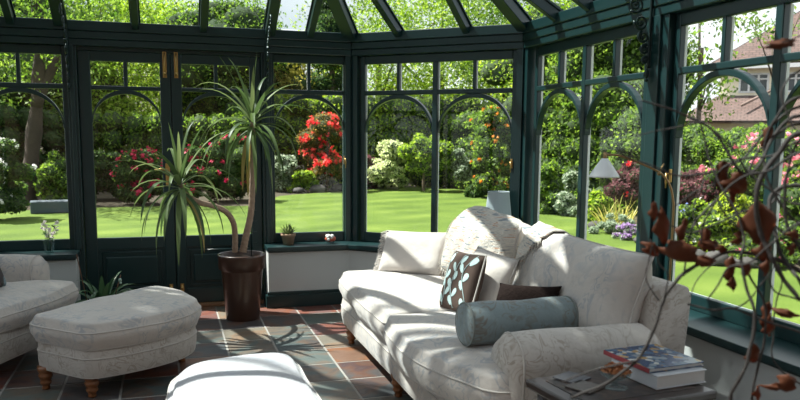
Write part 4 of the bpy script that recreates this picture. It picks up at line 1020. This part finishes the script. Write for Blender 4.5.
for a in ((665, 226, 1.45, 18, 38, 10, 1), (682, 252, 1.45, 40, 22, 80, 2), (655, 250, 1.46, 24, 14, 100, 3), (704, 262, 1.46, 24, 12, 60, 4), (684, 232, 1.5, 12, 26, -25, 5), (706, 240, 1.5, 13, 24, 30, 6),
          (716, 246, 1.5, 26, 11, 90, 7), (762, 222, 1.47, 32, 46, 12, 8), (744, 184, 1.5, 34, 24, 75, 9), (724, 176, 1.5, 14, 30, 50, 10), (735, 196, 1.52, 12, 28, -40, 11), (766, 252, 1.46, 18, 20, 40, 12),
          (742, 238, 1.5, 18, 14, 20, 13), (732, 268, 1.48, 12, 26, -60, 14), (750, 270, 1.47, 22, 14, 100, 15), (734, 284, 1.48, 10, 16, 20, 16), (774, 326, 1.58, 22, 22, 20, 17), (768, 316, 1.58, 12, 26, 70, 18), (786, 314, 1.58, 26, 9, 85, 19),
          (757, 354, 1.53, 18, 20, 10, 20), (788, 384, 1.56, 20, 18, 60, 21), (797, 236, 1.5, 16, 12, 30, 22), (778, 388, 1.56, 24, 8, 20, 23), (769, 266, 1.46, 12, 20, -30, 24), (784, 43, 1.5, 30, 9, 30, 25), (795, 250, 1.5, 14, 12, 70, 26),
          (725, 250, 1.49, 16, 9, 110, 28), (768, 138, 1.56, 10, 24, -20, 29), (760, 394, 1.5, 12, 16, 0, 30), (655, 212, 1.44, 10, 20, 30, 31)):
    dry(*a)
# ------------------------------------------------------------------ the garden
GZ = -.10
PAL = {
 'bright': [(.07, .13, .015), (.14, .23, .03), (.22, .31, .05), (.30, .38, .08)],
 'mid': [(.03, .07, .012), (.065, .12, .02), (.11, .18, .035), (.17, .25, .05)],
 'dark': [(.012, .032, .010), (.025, .055, .017), (.05, .09, .025), (.08, .13, .03)],
 'yellow': [(.16, .17, .03), (.30, .28, .07), (.42, .38, .12)],
 'pale': [(.20, .26, .12), (.38, .42, .24), (.55, .56, .38)],
 'purple': [(.07, .03, .035), (.13, .055, .062), (.20, .10, .10)],
 'bronze': [(.06, .05, .02), (.13, .10, .03), (.20, .15, .05)],
 'grey': [(.12, .16, .12), (.22, .27, .20), (.32, .36, .28)],
 'lime': [(.22, .30, .03), (.38, .44, .08)],
 'red': [(.60, .045, .04), (.80, .10, .08), (.85, .20, .15)],
 'crimson': [(.35, .01, .04), (.55, .03, .09), (.65, .10, .16)],
 'pink': [(.55, .12, .20), (.75, .26, .34), (.85, .45, .50)],
 'orange': [(.60, .20, .03), (.75, .36, .07)],
 'white': [(.62, .62, .60), (.80, .80, .78)],
 'lilac': [(.35, .20, .45), (.52, .38, .60)],
 'blue': [(.18, .20, .55), (.35, .38, .70)],
}
LM = {}
for k_, c_ in PAL.items():
    fl_ = k_ in ('red', 'crimson', 'pink', 'orange', 'white', 'lilac', 'blue')
    LM[k_] = leaf_mat(k_+('_petals' if fl_ else '_leaves'), [tuple(min(.85, q*(1 if fl_ else 1.1 if k_ == 'purple' else 1.5)) for q in c3_) for c3_ in c_], .35 if fl_ else .6, .55)
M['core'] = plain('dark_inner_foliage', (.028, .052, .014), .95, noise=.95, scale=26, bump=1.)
def leaves_np(cent, rad, n, size, rs, asp=.5, shell=(.72, 1.06), up=.3, squash=1.):
    """n folded leaves scattered over blobs (centres, radii)"""
    w = (rad.prod(axis=1))**(2/3); k = rs.choice(len(cent), n, p=w/w.sum())
    d = rs.normal(size=(n, 3)); d /= np.linalg.norm(d, axis=1)[:, None]
    pos = cent[k]+rad[k]*d*rs.uniform(shell[0], shell[1], (n, 1))
    ax = rs.normal(size=(n, 3))+d*.6; ax[:, 2] -= up; ax /= np.linalg.norm(ax, axis=1)[:, None]
    sd_ = np.cross(ax, rs.normal(size=(n, 3))); sd_ /= np.linalg.norm(sd_, axis=1)[:, None]; nn = np.cross(ax, sd_)
    s = size*rs.uniform(.6, 1.35, (n, 1))
    v = np.stack([pos-ax*s*.5, pos+sd_*s*asp*.5+nn*s*.12, pos+ax*s*.5, pos-sd_*s*asp*.5+nn*s*.12], axis=1).reshape(-1, 3)
    return v
def mesh_np(name, v, core=None, mats=()):
    nq = len(v)//4; f = np.arange(nq*4, dtype=np.int32).reshape(nq, 4)
    cv, cf = core if core else (np.zeros((0, 3)), np.zeros((0, 4), int))
    allv = np.vstack([v, cv]); allf = np.vstack([f, cf+len(v)]) if len(cf) else f
    me = bpy.data.meshes.new(name); me.vertices.add(len(allv)); me.vertices.foreach_set('co', allv.astype(np.float32).ravel())
    me.loops.add(allf.size); me.loops.foreach_set('vertex_index', allf.ravel().astype(np.int32)); me.polygons.add(len(allf))
    me.polygons.foreach_set('loop_start', np.arange(0, allf.size, 4, dtype=np.int32))
    try: me.polygons.foreach_set('loop_total', np.full(len(allf), 4, dtype=np.int32))
    except Exception: pass
    mi = np.zeros(len(allf), dtype=np.int32); mi[nq:] = 1; me.polygons.foreach_set('material_index', mi)
    for m_ in mats: me.materials.append(m_)
    me.update(calc_edges=True); return me
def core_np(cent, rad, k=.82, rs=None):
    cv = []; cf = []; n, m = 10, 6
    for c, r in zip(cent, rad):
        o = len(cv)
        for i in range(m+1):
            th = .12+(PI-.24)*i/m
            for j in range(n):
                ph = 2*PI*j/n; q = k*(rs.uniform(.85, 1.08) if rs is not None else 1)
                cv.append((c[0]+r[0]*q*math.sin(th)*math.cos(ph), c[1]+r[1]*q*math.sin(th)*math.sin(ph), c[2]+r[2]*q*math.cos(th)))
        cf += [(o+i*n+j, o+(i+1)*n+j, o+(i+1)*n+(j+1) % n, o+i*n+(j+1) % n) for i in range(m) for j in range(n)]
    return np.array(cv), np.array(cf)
def blobs(rs, w, d, z0, z1, n, shape='round'):
    c = []; r = []
    for k in range(n):
        u = rs.uniform(0, 1); z = z0+(z1-z0)*u
        if shape == 'cone': wide = 1.02-u*.92
        elif shape == 'box': wide = 1
        elif shape == 'mound': wide = math.sqrt(max(.05, 1-u*u*.9))
        else: wide = math.sqrt(max(.06, 1-(2*u-.9)**2*.85))
        a = rs.uniform(0, 2*PI); q = math.sqrt(rs.uniform(0, 1))
        br = min(w, (z1-z0))*rs.uniform(.13, .24)*(.6+.4*wide)
        c.append((w/2*wide*q*math.cos(a)*.85, d/2*wide*q*math.sin(a)*.85, min(max(z, z0+br*.7), z1-br*.8))); r.append((br*1.15, br*1.15, br*.85))
    return np.array(c), np.array(r)
def plant(name, label, cat, pos, w, h, pal, z0=.1, n=4000, leaf=.09, nb=26, shape='round', d=None, trunk=None, bloom=None, nbloom=0, bsize=.07, core=True, seed=1, group=None, k=.82, bark=None, lean=(0, 0)):
    rs = np.random.RandomState(seed); d = d or w
    root = tag(empty(name, (pos[0], pos[1], GZ)), label, cat, group)
    c, r = blobs(rs, w, d, z0, h, nb, shape)
    v = leaves_np(c, r, n, leaf, rs)
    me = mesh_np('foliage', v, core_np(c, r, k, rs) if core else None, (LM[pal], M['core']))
    o = bpy.data.objects.new('foliage', me); C.objects.link(o); o.parent = root
    if bloom:
        # trusses: small balls of petals on the outer shell
        kk = rs.choice(len(c), nbloom); dd = rs.normal(size=(nbloom, 3)); dd[:, 2] = np.abs(dd[:, 2])*.8; dd /= np.linalg.norm(dd, axis=1)[:, None]
        tc_ = c[kk]+r[kk]*dd*1.06; tr = np.full((nbloom, 3), bsize*1.0)
        vb = leaves_np(tc_, tr, nbloom*9, bsize*1.1, rs, asp=.9, shell=(.3, 1.))
        mb_ = mesh_np('blossoms', vb, None, (LM[bloom],)); o = bpy.data.objects.new('blossoms', mb_); C.objects.link(o); o.parent = root; o['kind'] = 'stuff'
    if trunk:
        tb = MB(); top = z0+(h-z0)*.55; pts = [(0, 0, -.1), (lean[0]*.3, lean[1]*.3, top*.33), (lean[0]*.7+.04*w*.1, lean[1]*.7, top*.66), (lean[0], lean[1], top)]
        tb.tube(open_smooth(pts, 5), [trunk*(1.25-.75*i/15) for i in range(16)], 9)
        rr = random.Random(seed)
        for q in range(5):
            cc = c[rr.randrange(len(c))]; tb.tube([(lean[0]*.6, lean[1]*.6, top*.6), ((cc[0]+lean[0])*.5, cc[1]*.5, (top*.6+cc[2])*.5+.1), tuple(cc)], [trunk*.45, trunk*.3, trunk*.12], 6)
        tb.build('trunk', bark or M['bark'], root)
    return root
def gp(px, dist): v = atd(px, 140, dist); return (v.x, v.y)

# ground, lawn
mb = MB(); mb.box(-60, 70, -20, 90, -.6, GZ-.02); struct(mb.build('garden_ground', plain('bed_earth', (.045, .035, .02), .95, noise=.5, scale=3, bump=.5)))
def lawn_mat():
    m, n, l, b = mat('mown_grass'); tc = n.new('ShaderNodeTexCoord')
    nz = n.new('ShaderNodeTexNoise'); nz.inputs['Scale'].default_value = 1.1; nz.inputs['Detail'].default_value = 8; l.new(tc.outputs['Object'], nz.inputs['Vector'])
    wv = n.new('ShaderNodeTexWave'); wv.inputs['Scale'].default_value = .32; wv.inputs['Distortion'].default_value = .5; wv.inputs['Detail'].default_value = 1
    mp = n.new('ShaderNodeMapping'); mp.inputs['Rotation'].default_value = (0, 0, 1.15); l.new(tc.outputs['Object'], mp.inputs[0]); l.new(mp.outputs[0], wv.inputs['Vector'])
    ad = n.new('ShaderNodeMath'); ad.operation = 'MULTIPLY_ADD'; ad.inputs[1].default_value = .17; l.new(wv.outputs['Fac'], ad.inputs[0]); l.new(nz.outputs['Fac'], ad.inputs[2])
    r = ramp(n, [(.34, (.058, .10, .013)), (.62, (.088, .14, .019)), (.85, (.13, .185, .030))]); l.new(ad.outputs[0], r.inputs[0]); l.new(r.outputs[0], b.inputs['Base Color'])
    b.inputs['Roughness'].default_value = .8; b.inputs['Specular IOR Level'].default_value = .2
    n2 = n.new('ShaderNodeTexNoise'); n2.inputs['Scale'].default_value = 45; n2.inputs['Detail'].default_value = 4; l.new(tc.outputs['Object'], n2.inputs['Vector'])
    bp = n.new('ShaderNodeBump'); bp.inputs['Strength'].default_value = .6; bp.inputs['Distance'].default_value = .03; l.new(n2.outputs['Fac'], bp.inputs['Height']); l.new(bp.outputs[0], b.inputs['Normal'])
    return m
edge = [at(x, y, GZ) for x, y in ((-160, 214), (0, 211), (80, 208), (170, 206), (262, 205), (280, 196), (350, 191), (400, 187), (470, 190), (520, 197), (545, 211), (600, 220), (645, 233), (672, 250), (700, 261), (760, 266), (800, 271), (850, 290))]
poly = [(p.x, p.y) for p in open_smooth([Vector((p.x, p.y)) for p in edge], 4)]+[(9, -6), (-14, -6)]
mb = MB(); mb.prism(poly, GZ-.05, GZ); struct(mb.build('lawn', lawn_mat()))

# ---- tall trees at the back, left to right
T = [  # px, dist, width, height, palette, shape, trunk, seed, label
 (-60, 24, 7, 9.0, 'dark', 'round', .2, 1, 'dark spreading tree beyond the lawn at the far left edge'),
 (30, 25, 6.0, 6.0, 'mid', 'round', .2, 2, 'dark leafy tree behind the thick trunk seen through the left window'),
 (110, 25, 5.4, 6.1, 'bright', 'round', .16, 3, 'bright green leafy tree seen through the left door'),
 (172, 26, 5.0, 5.7, 'bright', 'round', .16, 4, 'mid green tree behind the meeting edge of the two doors'),
 (228, 24, 4.4, 5.5, 'mid', 'round', .16, 5, 'mid green tree seen through the right door above the red bush'),
 (289, 24, 2.6, 4.5, 'yellow', 'round', .1, 6, 'yellow green tree in front of open sky beside the tall palm'),
 (332, 23, 2.0, 7.8, 'dark', 'cone', .12, 7, 'dark narrow conifer above the red azalea'),
 (378, 25, 5.0, 6.6, 'bright', 'round', .15, 8, 'bright tree behind the pale variegated bush'),
 (440, 25, 5.4, 6.8, 'bright', 'round', .15, 9, 'bright tree in the middle of the back of the garden'),
 (503, 24, 4.8, 6.4, 'mid', 'round', .15, 10, 'green tree behind the orange flowered azalea'),
 (560, 20, 4.4, 5.0, 'bright', 'round', .15, 11, 'leafy tree at the left of the right hand side window'),
 (612, 17.5, 3.0, 4.6, 'mid', 'round', .13, 12, 'leafy tree above the reading lamp'),
]
for px, ds, w_, h_, pl, shp, tr, sd_, lb in T:
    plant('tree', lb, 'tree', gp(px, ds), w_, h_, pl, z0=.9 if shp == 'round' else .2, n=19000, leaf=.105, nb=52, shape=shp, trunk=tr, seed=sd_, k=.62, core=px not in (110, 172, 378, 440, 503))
plant('tree', 'slender sparse leaved tree against the sky beside the neighbouring house', 'tree', gp(697, 17), 2.3, 4.7, 'mid', z0=1.6, n=1500, leaf=.11, nb=26, trunk=.06, seed=21, core=False)
plant('tree', 'thin leafy branches of a tree in front of the roof of the neighbouring house', 'tree', gp(770, 19), 2.6, 5.3, 'mid', z0=3.6, n=360, leaf=.11, nb=18, trunk=.05, seed=22, core=False)
# the thick old trunk near the left
BT = gp(32, 17.5)
BM_ = plain('rugged_bark', (.05, .038, .03), .95, noise=.6, scale=5, bump=1.)
t = plant('tree', 'thick rugged old trunk leaning slightly, seen through the left window', 'tree', BT, 3.8, 6.5, 'mid', z0=2.0, n=5200, leaf=.11, nb=34, seed=31, core=False)
mb = MB(); mb.tube(open_smooth([(-.15, 0, -.1), (-.10, 0, .4), (.02, 0, 1.3), (.16, .05, 2.4), (.22, .1, 3.6), (.1, .2, 5)], 5), [.20-.005*i+.02*math.sin(i*1.3) for i in range(26)], 12)
mb.tube(open_smooth([(.1, 0, 2.0), (.5, .1, 2.9), (1.2, .2, 3.8)], 4), [.12-.007*i for i in range(9)], 8); mb.build('trunk', BM_, t)
# tree added out of view at left; crown blobs keep sun off furniture
def shade_pt(x, y, z, up): return np.array([x-.53*up, y+.33*up, z+up])
SP = np.array([-6.4, 9.6, GZ])
root = tag(empty('tree', SP), 'unseen tree added left of the glasshouse to shade the armchair and sofa', 'tree')
spots = [(-1.6, 5.2, .4, 7.0, .8), (-.9, 4.6, .4, 7.4, .8), (-.35, 4.35, .4, 7.2, .62), (-1.3, 3.6, .4, 7.6, .8), (-.5, 5.5, .3, 7.2, .60), (-2.0, 4.2, .4, 7.3, .8), (-.8, 2.9, .4, 8.0, .6),
         (1.50, 2.66, .6, 9.0, .28), (1.85, 2.70, .7, 9.2, .28), (1.22, 2.60, .45, 9.0, .24), (1.5, 2.4, .6, 9.1, .36), (1.9, 2.35, .7, 9.3, .36), (1.2, 2.1, .5, 9.0, .36), (1.7, 2.0, .5, 9.2, .4), (2.15, 2.8, .8, 9.3, .3), (2.3, 2.3, .5, 9.4, .4)]
c = np.array([shade_pt(x, y, z, u)-SP for x, y, z, u, r in spots]); r = np.array([[q[4]]*3 for q in spots])
c = np.vstack([c, [(0, 0, 5.5), (.5, -.8, 6.2), (-1, .4, 6.8), (-.6, -1, 7.4), (.2, .3, 8.0)]]); r = np.vstack([r, [[1.2, 1.2, 1.0]]*5])
rs = np.random.RandomState(77); me = mesh_np('foliage', leaves_np(c, r, 16000, .17, rs, shell=(.15, 1.05)), None, (LM['mid'], M['core'])); o = bpy.data.objects.new('foliage', me); C.objects.link(o); o.parent = root
tb = MB(); tb.tube(open_smooth([(0, 0, -.2), (.05, 0, 2), (0, .1, 4.5), (.1, 0, 7.5)], 5), [.30-.012*i for i in range(16)], 10)
for q in c[:16:1]: tb.tube([(.03, .05, 3.5), tuple(np.array((.03, .05, 3.5))*.5+q*.5+np.array((0, 0, .5))), tuple(q)], [.10, .06, .02], 6)
tb.build('trunk', M['bark'], root)

# ---- hedges
def hedge(label, pa, pb, h, th, pal, n, leaf, seed, top_var=.1):
    a = Vector(pa); b = Vector(pb); L = (b-a).length; ang = math.atan2(b.y-a.y, b.x-a.x); rs = np.random.RandomState(seed)
    root = tag(empty('hedge', (a.x, a.y, GZ), ang), label, 'hedge'); K = int(L/.5); c = []; r = []
    for i in range(K+1):
        for z in np.arange(.3, h-.1, .5): c.append((i*L/K, rs.uniform(-.06, .06), min(z+rs.uniform(-.1, .1), h-.28+rs.uniform(-top_var, top_var)*.4))); r.append((.36, th/2, .34))
    c = np.array(c); r = np.array(r)
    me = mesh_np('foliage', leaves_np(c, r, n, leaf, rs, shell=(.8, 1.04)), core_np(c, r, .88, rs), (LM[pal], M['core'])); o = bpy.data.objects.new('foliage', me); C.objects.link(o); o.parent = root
    return root
hedge('clipped green hedge below the neighbouring house on the right', gp(640, 16.5), gp(1060, 11.6), 1.87, .9, 'mid', 52000, .08, 41)
hedge('tall bright green hedge across the back of the garden', gp(262, 22.2), gp(470, 22.8), 2.7, 1.0, 'bright', 20000, .10, 42)
hedge('dark hedge behind the red rhododendrons seen through the doors', gp(70, 22), gp(262, 21.5), 2.0, 1.2, 'mid', 14000, .11, 43)
hedge('shady hedge behind the thick trunk on the left', gp(-120, 21), gp(70, 22), 2.4, 1.2, 'dark', 8000, .12, 44)
hedge('dark undergrowth hedge behind the orange azalea', gp(455, 22.5), gp(650, 15.5), 2.4, 1.0, 'mid', 22000, .10, 45)

# ---- shrubs and flowers
S = [ # name, label, cat, px, dist, width, height, pal, kwargs
 ('rhododendron', 'crimson flowered rhododendron seen through the left door', 'shrub', 140, 17.0, 1.3, 1.15, 'dark', dict(bloom='crimson', nbloom=120, bsize=.06, seed=51, shape='mound', z0=.05)),
 ('rhododendron', 'crimson rhododendron behind the leaves of the palm, seen through the right door', 'shrub', 190, 17.2, 1.2, 1.2, 'dark', dict(bloom='crimson', nbloom=75, bsize=.055, seed=52, shape='mound', z0=.05)),
 ('rhododendron', 'crimson rhododendron just left of the post beside the palm', 'shrub', 230, 17.4, 1.3, 1.45, 'dark', dict(bloom='crimson', nbloom=65, bsize=.055, seed=53, shape='mound', z0=.05)),
 ('azalea', 'bright red azalea in full flower between the palm and the corner', 'shrub', 327, 20.5, 1.45, 2.05, 'bronze', dict(bloom='red', nbloom=230, bsize=.075, seed=54, z0=.35, trunk=.03)),
 ('shrub', 'small dark red shrub between the red azalea and the variegated bush', 'shrub', 367, 21.3, .7, .95, 'purple', dict(seed=55, shape='mound', z0=.02, n=1500)),
 ('shrub', 'pale variegated bush at the far edge of the lawn', 'shrub', 390, 21.0, 1.25, 1.35, 'pale', dict(seed=56, shape='mound', z0=.02, leaf=.085)),
 ('small_tree', 'small round green tree with thin stem in front of the back hedge', 'tree', 424, 20.6, 1.35, 1.55, 'bright', dict(seed=57, z0=.45, trunk=.035)),
 ('azalea', 'tall orange flowered azalea left of the corner post', 'shrub', 497, 18.6, 1.35, 2.2, 'mid', dict(bloom='orange', nbloom=70, bsize=.05, seed=58, z0=.05, d=1.2)),
 ('shrub', 'grey leaved shrub near the left foot of the orange azalea', 'shrub', 461, 20.5, .6, 1.15, 'grey', dict(seed=59, z0=.3, n=700)),
 ('shrub', 'low dark shrub under the orange azalea', 'shrub', 478, 18.7, .6, .45, 'dark', dict(seed=60, shape='mound', z0=.0, n=900)),
 ('shrub', 'grey green shrub left of the red azalea', 'shrub', 284, 20.2, .9, .95, 'grey', dict(seed=61, shape='mound', z0=.0, n=1800)),
 ('shrub', 'low fresh green shrub at the foot of the red azalea', 'shrub', 303, 20.0, .8, .55, 'bright', dict(seed=62, shape='mound', z0=.0, n=1300)),
 ('rose_bush', 'bush with white flowers at the left edge behind the armchair', 'shrub', -4, 14.5, .95, 1.35, 'dark', dict(bloom='white', nbloom=60, bsize=.05, seed=63, z0=.05)),
 ('shrub', 'dark green bush right of the thick trunk', 'shrub', 58, 17.0, 1.0, 1.15, 'mid', dict(seed=64, shape='mound', z0=.0, n=2200)),
 ('shrub', 'dark low bush left of the left door rhododendron', 'shrub', 100, 18.2, 1.3, 1.1, 'dark', dict(seed=65, shape='mound', z0=.0, n=2000)),
 ('shrub', 'leafy green shrub at the left end of the right hand bed', 'shrub', 553, 15.0, .8, 1.0, 'mid', dict(seed=66, shape='mound', z0=.0, n=2200, leaf=.08)),
 ('shrub', 'pale green shrub left of the reading lamp shade', 'shrub', 577, 14.6, .65, .85, 'grey', dict(seed=67, shape='mound', z0=.0, n=1500, leaf=.07)),
 ('flower_clump', 'clump with yellow flowers below the reading lamp shade', 'flowers', 600, 13.6, .5, .55, 'bright', dict(bloom='lime', nbloom=0, seed=68, shape='mound', z0=.0, n=1300, leaf=.07)),
 ('acer', 'small red leaved acer right of the reading lamp shade', 'shrub', 633, 13.6, .9, 1.05, 'purple', dict(bloom='red', nbloom=14, bsize=.05, seed=69, z0=.35, leaf=.07, trunk=.02, n=2500)),
 ('shrub', 'silvery mound of foliage at the edge of the right hand bed', 'shrub', 618, 12.0, .8, .30, 'grey', dict(seed=70, shape='mound', z0=.0, n=2200, leaf=.04)),
 ('flower_clump', 'lilac flowered mound beside the wide post', 'flowers', 634, 11.4, .55, .22, 'grey', dict(bloom='lilac', nbloom=150, bsize=.025, seed=71, shape='mound', z0=.0, n=900, leaf=.04)),
 ('acer', 'purple leaved acer right of the wide post', 'shrub', 690, 11.4, 1.0, 1.05, 'purple', dict(seed=72, z0=.30, leaf=.06, n=4200, trunk=.02)),
 ('flower_clump', 'leafy clump with blue flowers in front of the purple acer', 'flowers', 682, 10.2, .62, .62, 'mid', dict(bloom='blue', nbloom=26, bsize=.025, seed=73, shape='mound', z0=.0, n=2600, leaf=.05)),
 ('flower_clump', 'pale leafy clump with white flowers in the right hand bed', 'flowers', 712, 10.3, .7, .70, 'bright', dict(bloom='white', nbloom=22, bsize=.025, seed=74, shape='mound', z0=.0, n=2600, leaf=.055)),
 ('shrub', 'lime green shrub left of the pink rhododendron', 'shrub', 738, 10.4, .65, .80, 'lime', dict(seed=75, shape='mound', z0=.0, n=2200, leaf=.05)),
 ('rhododendron', 'large pink rhododendron in front of the clipped hedge', 'shrub', 772, 11.2, 1.35, 1.50, 'mid', dict(bloom='pink', nbloom=130, bsize=.05, seed=76, z0=.05, leaf=.07)),
 ('rhododendron', 'pink rhododendron at the right edge of the window', 'shrub', 822, 10.4, 1.3, 1.45, 'mid', dict(bloom='pink', nbloom=120, bsize=.05, seed=77, z0=.05, leaf=.07)),
 ('flower_clump', 'low leafy clump with pink flowers at the lawn edge on the right', 'flowers', 770, 9.7, .8, .45, 'mid', dict(bloom='pink', nbloom=18, bsize=.03, seed=78, shape='mound', z0=.0, n=2200, leaf=.05)),
]
for nm, lb, ct, px, ds, w_, h_, pl, kw in S:
    kw = dict(kw); kw['n'] = int(kw.get('n', 3600)*1.7); kw.setdefault('leaf', .08); kw.setdefault('nb', 22)
    if kw.get('nbloom') == 0: kw.pop('bloom')
    plant(nm, lb, ct, gp(px, ds), w_, h_, pl, **kw)
# sword leaved iris clump with yellow variegation
ip = gp(622, 12.6); t = tag(empty('iris_clump', (ip[0], ip[1], GZ)), 'yellow striped sword leaves in the bed under the red acer', 'flowers'); mb = MB(); rnd = random.Random(9)
for k in range(70):
    a = rnd.uniform(0, 2*PI); el = math.radians(rnd.uniform(45, 85)); sword(mb, (rnd.uniform(-.28, .28), rnd.uniform(-.15, .15), 0), (math.cos(el)*math.cos(a), math.cos(el)*math.sin(a), math.sin(el)), rnd.uniform(.35, .6), .03, rnd.uniform(.4, 1.2), 6)
mb.build('leaves', leaf_mat('yellow_striped_leaf', [(.12, .18, .03), (.45, .42, .12), (.55, .52, .2)], .4), t)
# bed edging stones
M['stone'] = plain('grey_stone', (.055, .052, .05), .85, noise=.35, scale=7, bump=.6)
def stone(px, dist, s, label, seed):
    rs = random.Random(seed); mb = MB(); mb.ball((0, 0, 0), 1, 12, 8); x, y = gp(px, dist)
    mb.v = [(v[0]*s[0]*(1+.14*wob(v[0]*.5, v[1]*.5, v[2], seed)), v[1]*s[1]*(1+.14*wob(v[1]*.5, v[2], v[0], seed)), s[2]*.55+v[2]*s[2]*(1+.10*wob(v[2], v[0]*.4, v[1], seed))) for v in map(Vector, mb.v)]
    tag(mb.build('stone', M['stone'], None, Matrix.Translation((x, y, GZ)) @ Matrix.Rotation(rs.uniform(0, 3), 4, 'Z')), label, 'stone')
for a in ((318, 19.9, (.26, .2, .13), 'rounded stone under the bright red azalea', 1), (298, 19.8, (.16, .14, .09), 'small stone left of the red azalea foot', 2), (340, 20.6, (.3, .2, .12), 'stone right of the red azalea foot', 3),
          (724, 9.55, (.22, .15, .10), 'large grey stone at the lawn edge under the lime shrub', 4), (700, 9.75, (.18, .14, .09), 'grey stone at the lawn edge left of the large one', 5), (752, 9.5, (.2, .14, .08), 'flat grey stone at the lawn edge right of the large one', 6),
          (600, 12.8, (.2, .15, .07), 'flat stone below the iris clump', 7), (650, 11.2, (.25, .15, .07), 'flat stone at the edge of the lilac mound', 8)): stone(*a)
# low pale wall / water trough far left
x, y = gp(52, 15.5); mb = MB(); mb.bbox(-.42, .42, -.2, .2, 0, .22, .02); tag(mb.build('stone_trough', plain('blue_grey_stone', (.06, .08, .10), .8), None, Matrix.Translation((x, y, GZ)) @ Matrix.Rotation(.15, 4, 'Z')), 'low blue grey stone trough beside the thick trunk', 'trough')

# ---- neighbouring house on the right
def tiles(name, c1, c2, sc_):
    m, n, l, b = mat(name); tc = n.new('ShaderNodeTexCoord'); br = n.new('ShaderNodeTexBrick'); br.inputs['Scale'].default_value = sc_
    br.inputs['Color1'].default_value = rgba(c1); br.inputs['Color2'].default_value = rgba(c2); br.inputs['Mortar'].default_value = rgba([q*.45 for q in c1]); br.inputs['Mortar Size'].default_value = .03
    br.inputs['Brick Width'].default_value = .5; br.inputs['Row Height'].default_value = .28; l.new(tc.outputs['Object'], br.inputs['Vector']); l.new(br.outputs['Color'], b.inputs['Base Color']); b.inputs['Roughness'].default_value = .85; return m
M['rooftile'] = tiles('brown_roof_tiles', (.10, .065, .058), (.135, .085, .075), 2.2)
M['greytile'] = tiles('grey_roof_tiles', (.13, .12, .115), (.19, .18, .175), 2.2)
M['render_'] = plain('cream_render', (.92, .84, .66), .9, noise=.04, scale=2)
M['winglass'] = plain('house_window_glass', (.06, .07, .08), .1, noise=.1)
M['upvc'] = plain('white_window_frame', (.75, .76, .78), .4)
def house_frame(px, dist):
    x, y = gp(px, dist); a = math.atan2(y, x)-PI/2; return (x, y), a
(hx, hy), ha = house_frame(757, 31); K_ = .0369
t = tag(empty('house', (hx, hy, GZ), ha), 'cream neighbouring house with brown tiled roofs above the clipped hedge', 'house')
def hz(py): return H0-GZ+(139.5-py)*K_       # height above the garden for a photo row at that distance
def hxp(px): return (px-757)*.0334
mb = MB(); mb.box(hxp(716), hxp(900), 0, 6, 0, hz(67)); mb.build('wall', M['render_'], t)
mb = MB(); mb.box(hxp(716)-1.6, hxp(900), -1.5, 0, 0, hz(120)); mb.build('lower_wall', M['render_'], t)
def slab(pts, th):
    q = MB(); v = [Vector(p) for p in pts]; n_ = (v[1]-v[0]).cross(v[2]-v[0]).normalized()
    if n_.z < 0: n_ = -n_
    w_ = [p+n_*th for p in v]; k = len(v)
    q.add(v+w_, [tuple(range(k)), tuple(range(k, 2*k))]+[(i, (i+1) % k, k+(i+1) % k, k+i) for i in range(k)]); return q
# lower roof in front of the wall, hipped at its left end
xl, xr = hxp(676), hxp(905)
slab([(xl, -2.0, hz(124)), (xr, -2.0, hz(124)), (xr, -.02, hz(98)), (hxp(716)-.02, -.02, hz(98))], .1).build('lower_roof', M['rooftile'], t)
slab([(xl, -2.0, hz(124)), (hxp(716)-.02, -.02, hz(98)), (hxp(716)-.02, 4, hz(98)), (xl, 6, hz(124))], .1).build('lower_roof', M['rooftile'], t)
# main roof: hipped, rises to the right
slab([(hxp(722)-.5, -.35, hz(66)), (xr, -.35, hz(66)), (xr, 3.0, hz(2)), (hxp(803), 3.0, hz(2))], .1).build('main_roof', M['rooftile'], t)
slab([(hxp(722)-.5, -.35, hz(66)), (hxp(803), 3.0, hz(2)), (hxp(722)-.5, 6.4, hz(66))], .1).build('main_roof', M['rooftile'], t)
mb = MB(); mb.box(hxp(722)-.5, xr, -.42, -.3, hz(70), hz(66)); mb.build('gutter', M['upvc'], t)
mb = MB(); mb.tube([(hxp(740), -1.6, hz(107)), (hxp(774), -.02, hz(88))], .05, 6); mb.build('ridge_tiles', plain('ridge_clay', (.20, .14, .12), .8), t)
for a, b_ in ((736, 764), (783, 806)):
    fr = MB(); x0, x1, z0, z1 = hxp(a), hxp(b_), hz(93), hz(74)
    fr.box(x0, x1, -.03, -.001, z0, z0+.06); fr.box(x0, x1, -.03, -.001, z1-.06, z1); n_ = 3
    for k in range(n_+1): xx = x0+(x1-x0)*k/n_; fr.box(xx-.035, xx+.035, -.03, -.001, z0, z1)
    fr.box(x0, x1, -.03, -.001, z0+(z1-z0)*.66, z0+(z1-z0)*.66+.05)
    f_ = fr.build('window', M['upvc'], t); g = MB(); g.box(x0, x1, -.012, -.002, z0, z1); g.build('pane', M['winglass'], f_)
# house with grey roof far behind the trees on the left
(hx, hy), ha = house_frame(135, 36); K2 = 36*.945/760
t = tag(empty('house', (hx, hy, GZ), ha), 'house with grey tiled roof glimpsed between the trees on the left', 'house')
hz2 = lambda py: H0-GZ+(135-py)*K2
mb = MB(); mb.box(-6.2, 5.6, 0, 6, 0, hz2(80)); mb.build('wall', M['render_'], t)
slab([(-6.5, -.4, hz2(80)), (5.9, -.4, hz2(80)), (5.4, 3, hz2(44)), (-6.0, 3, hz2(44))], .1).build('roof', M['greytile'], t)
mb = MB(); mb.box(4.2, 5.0, -.03, -.001, hz2(98), hz2(84)); mb.build('window', M['winglass'], t)
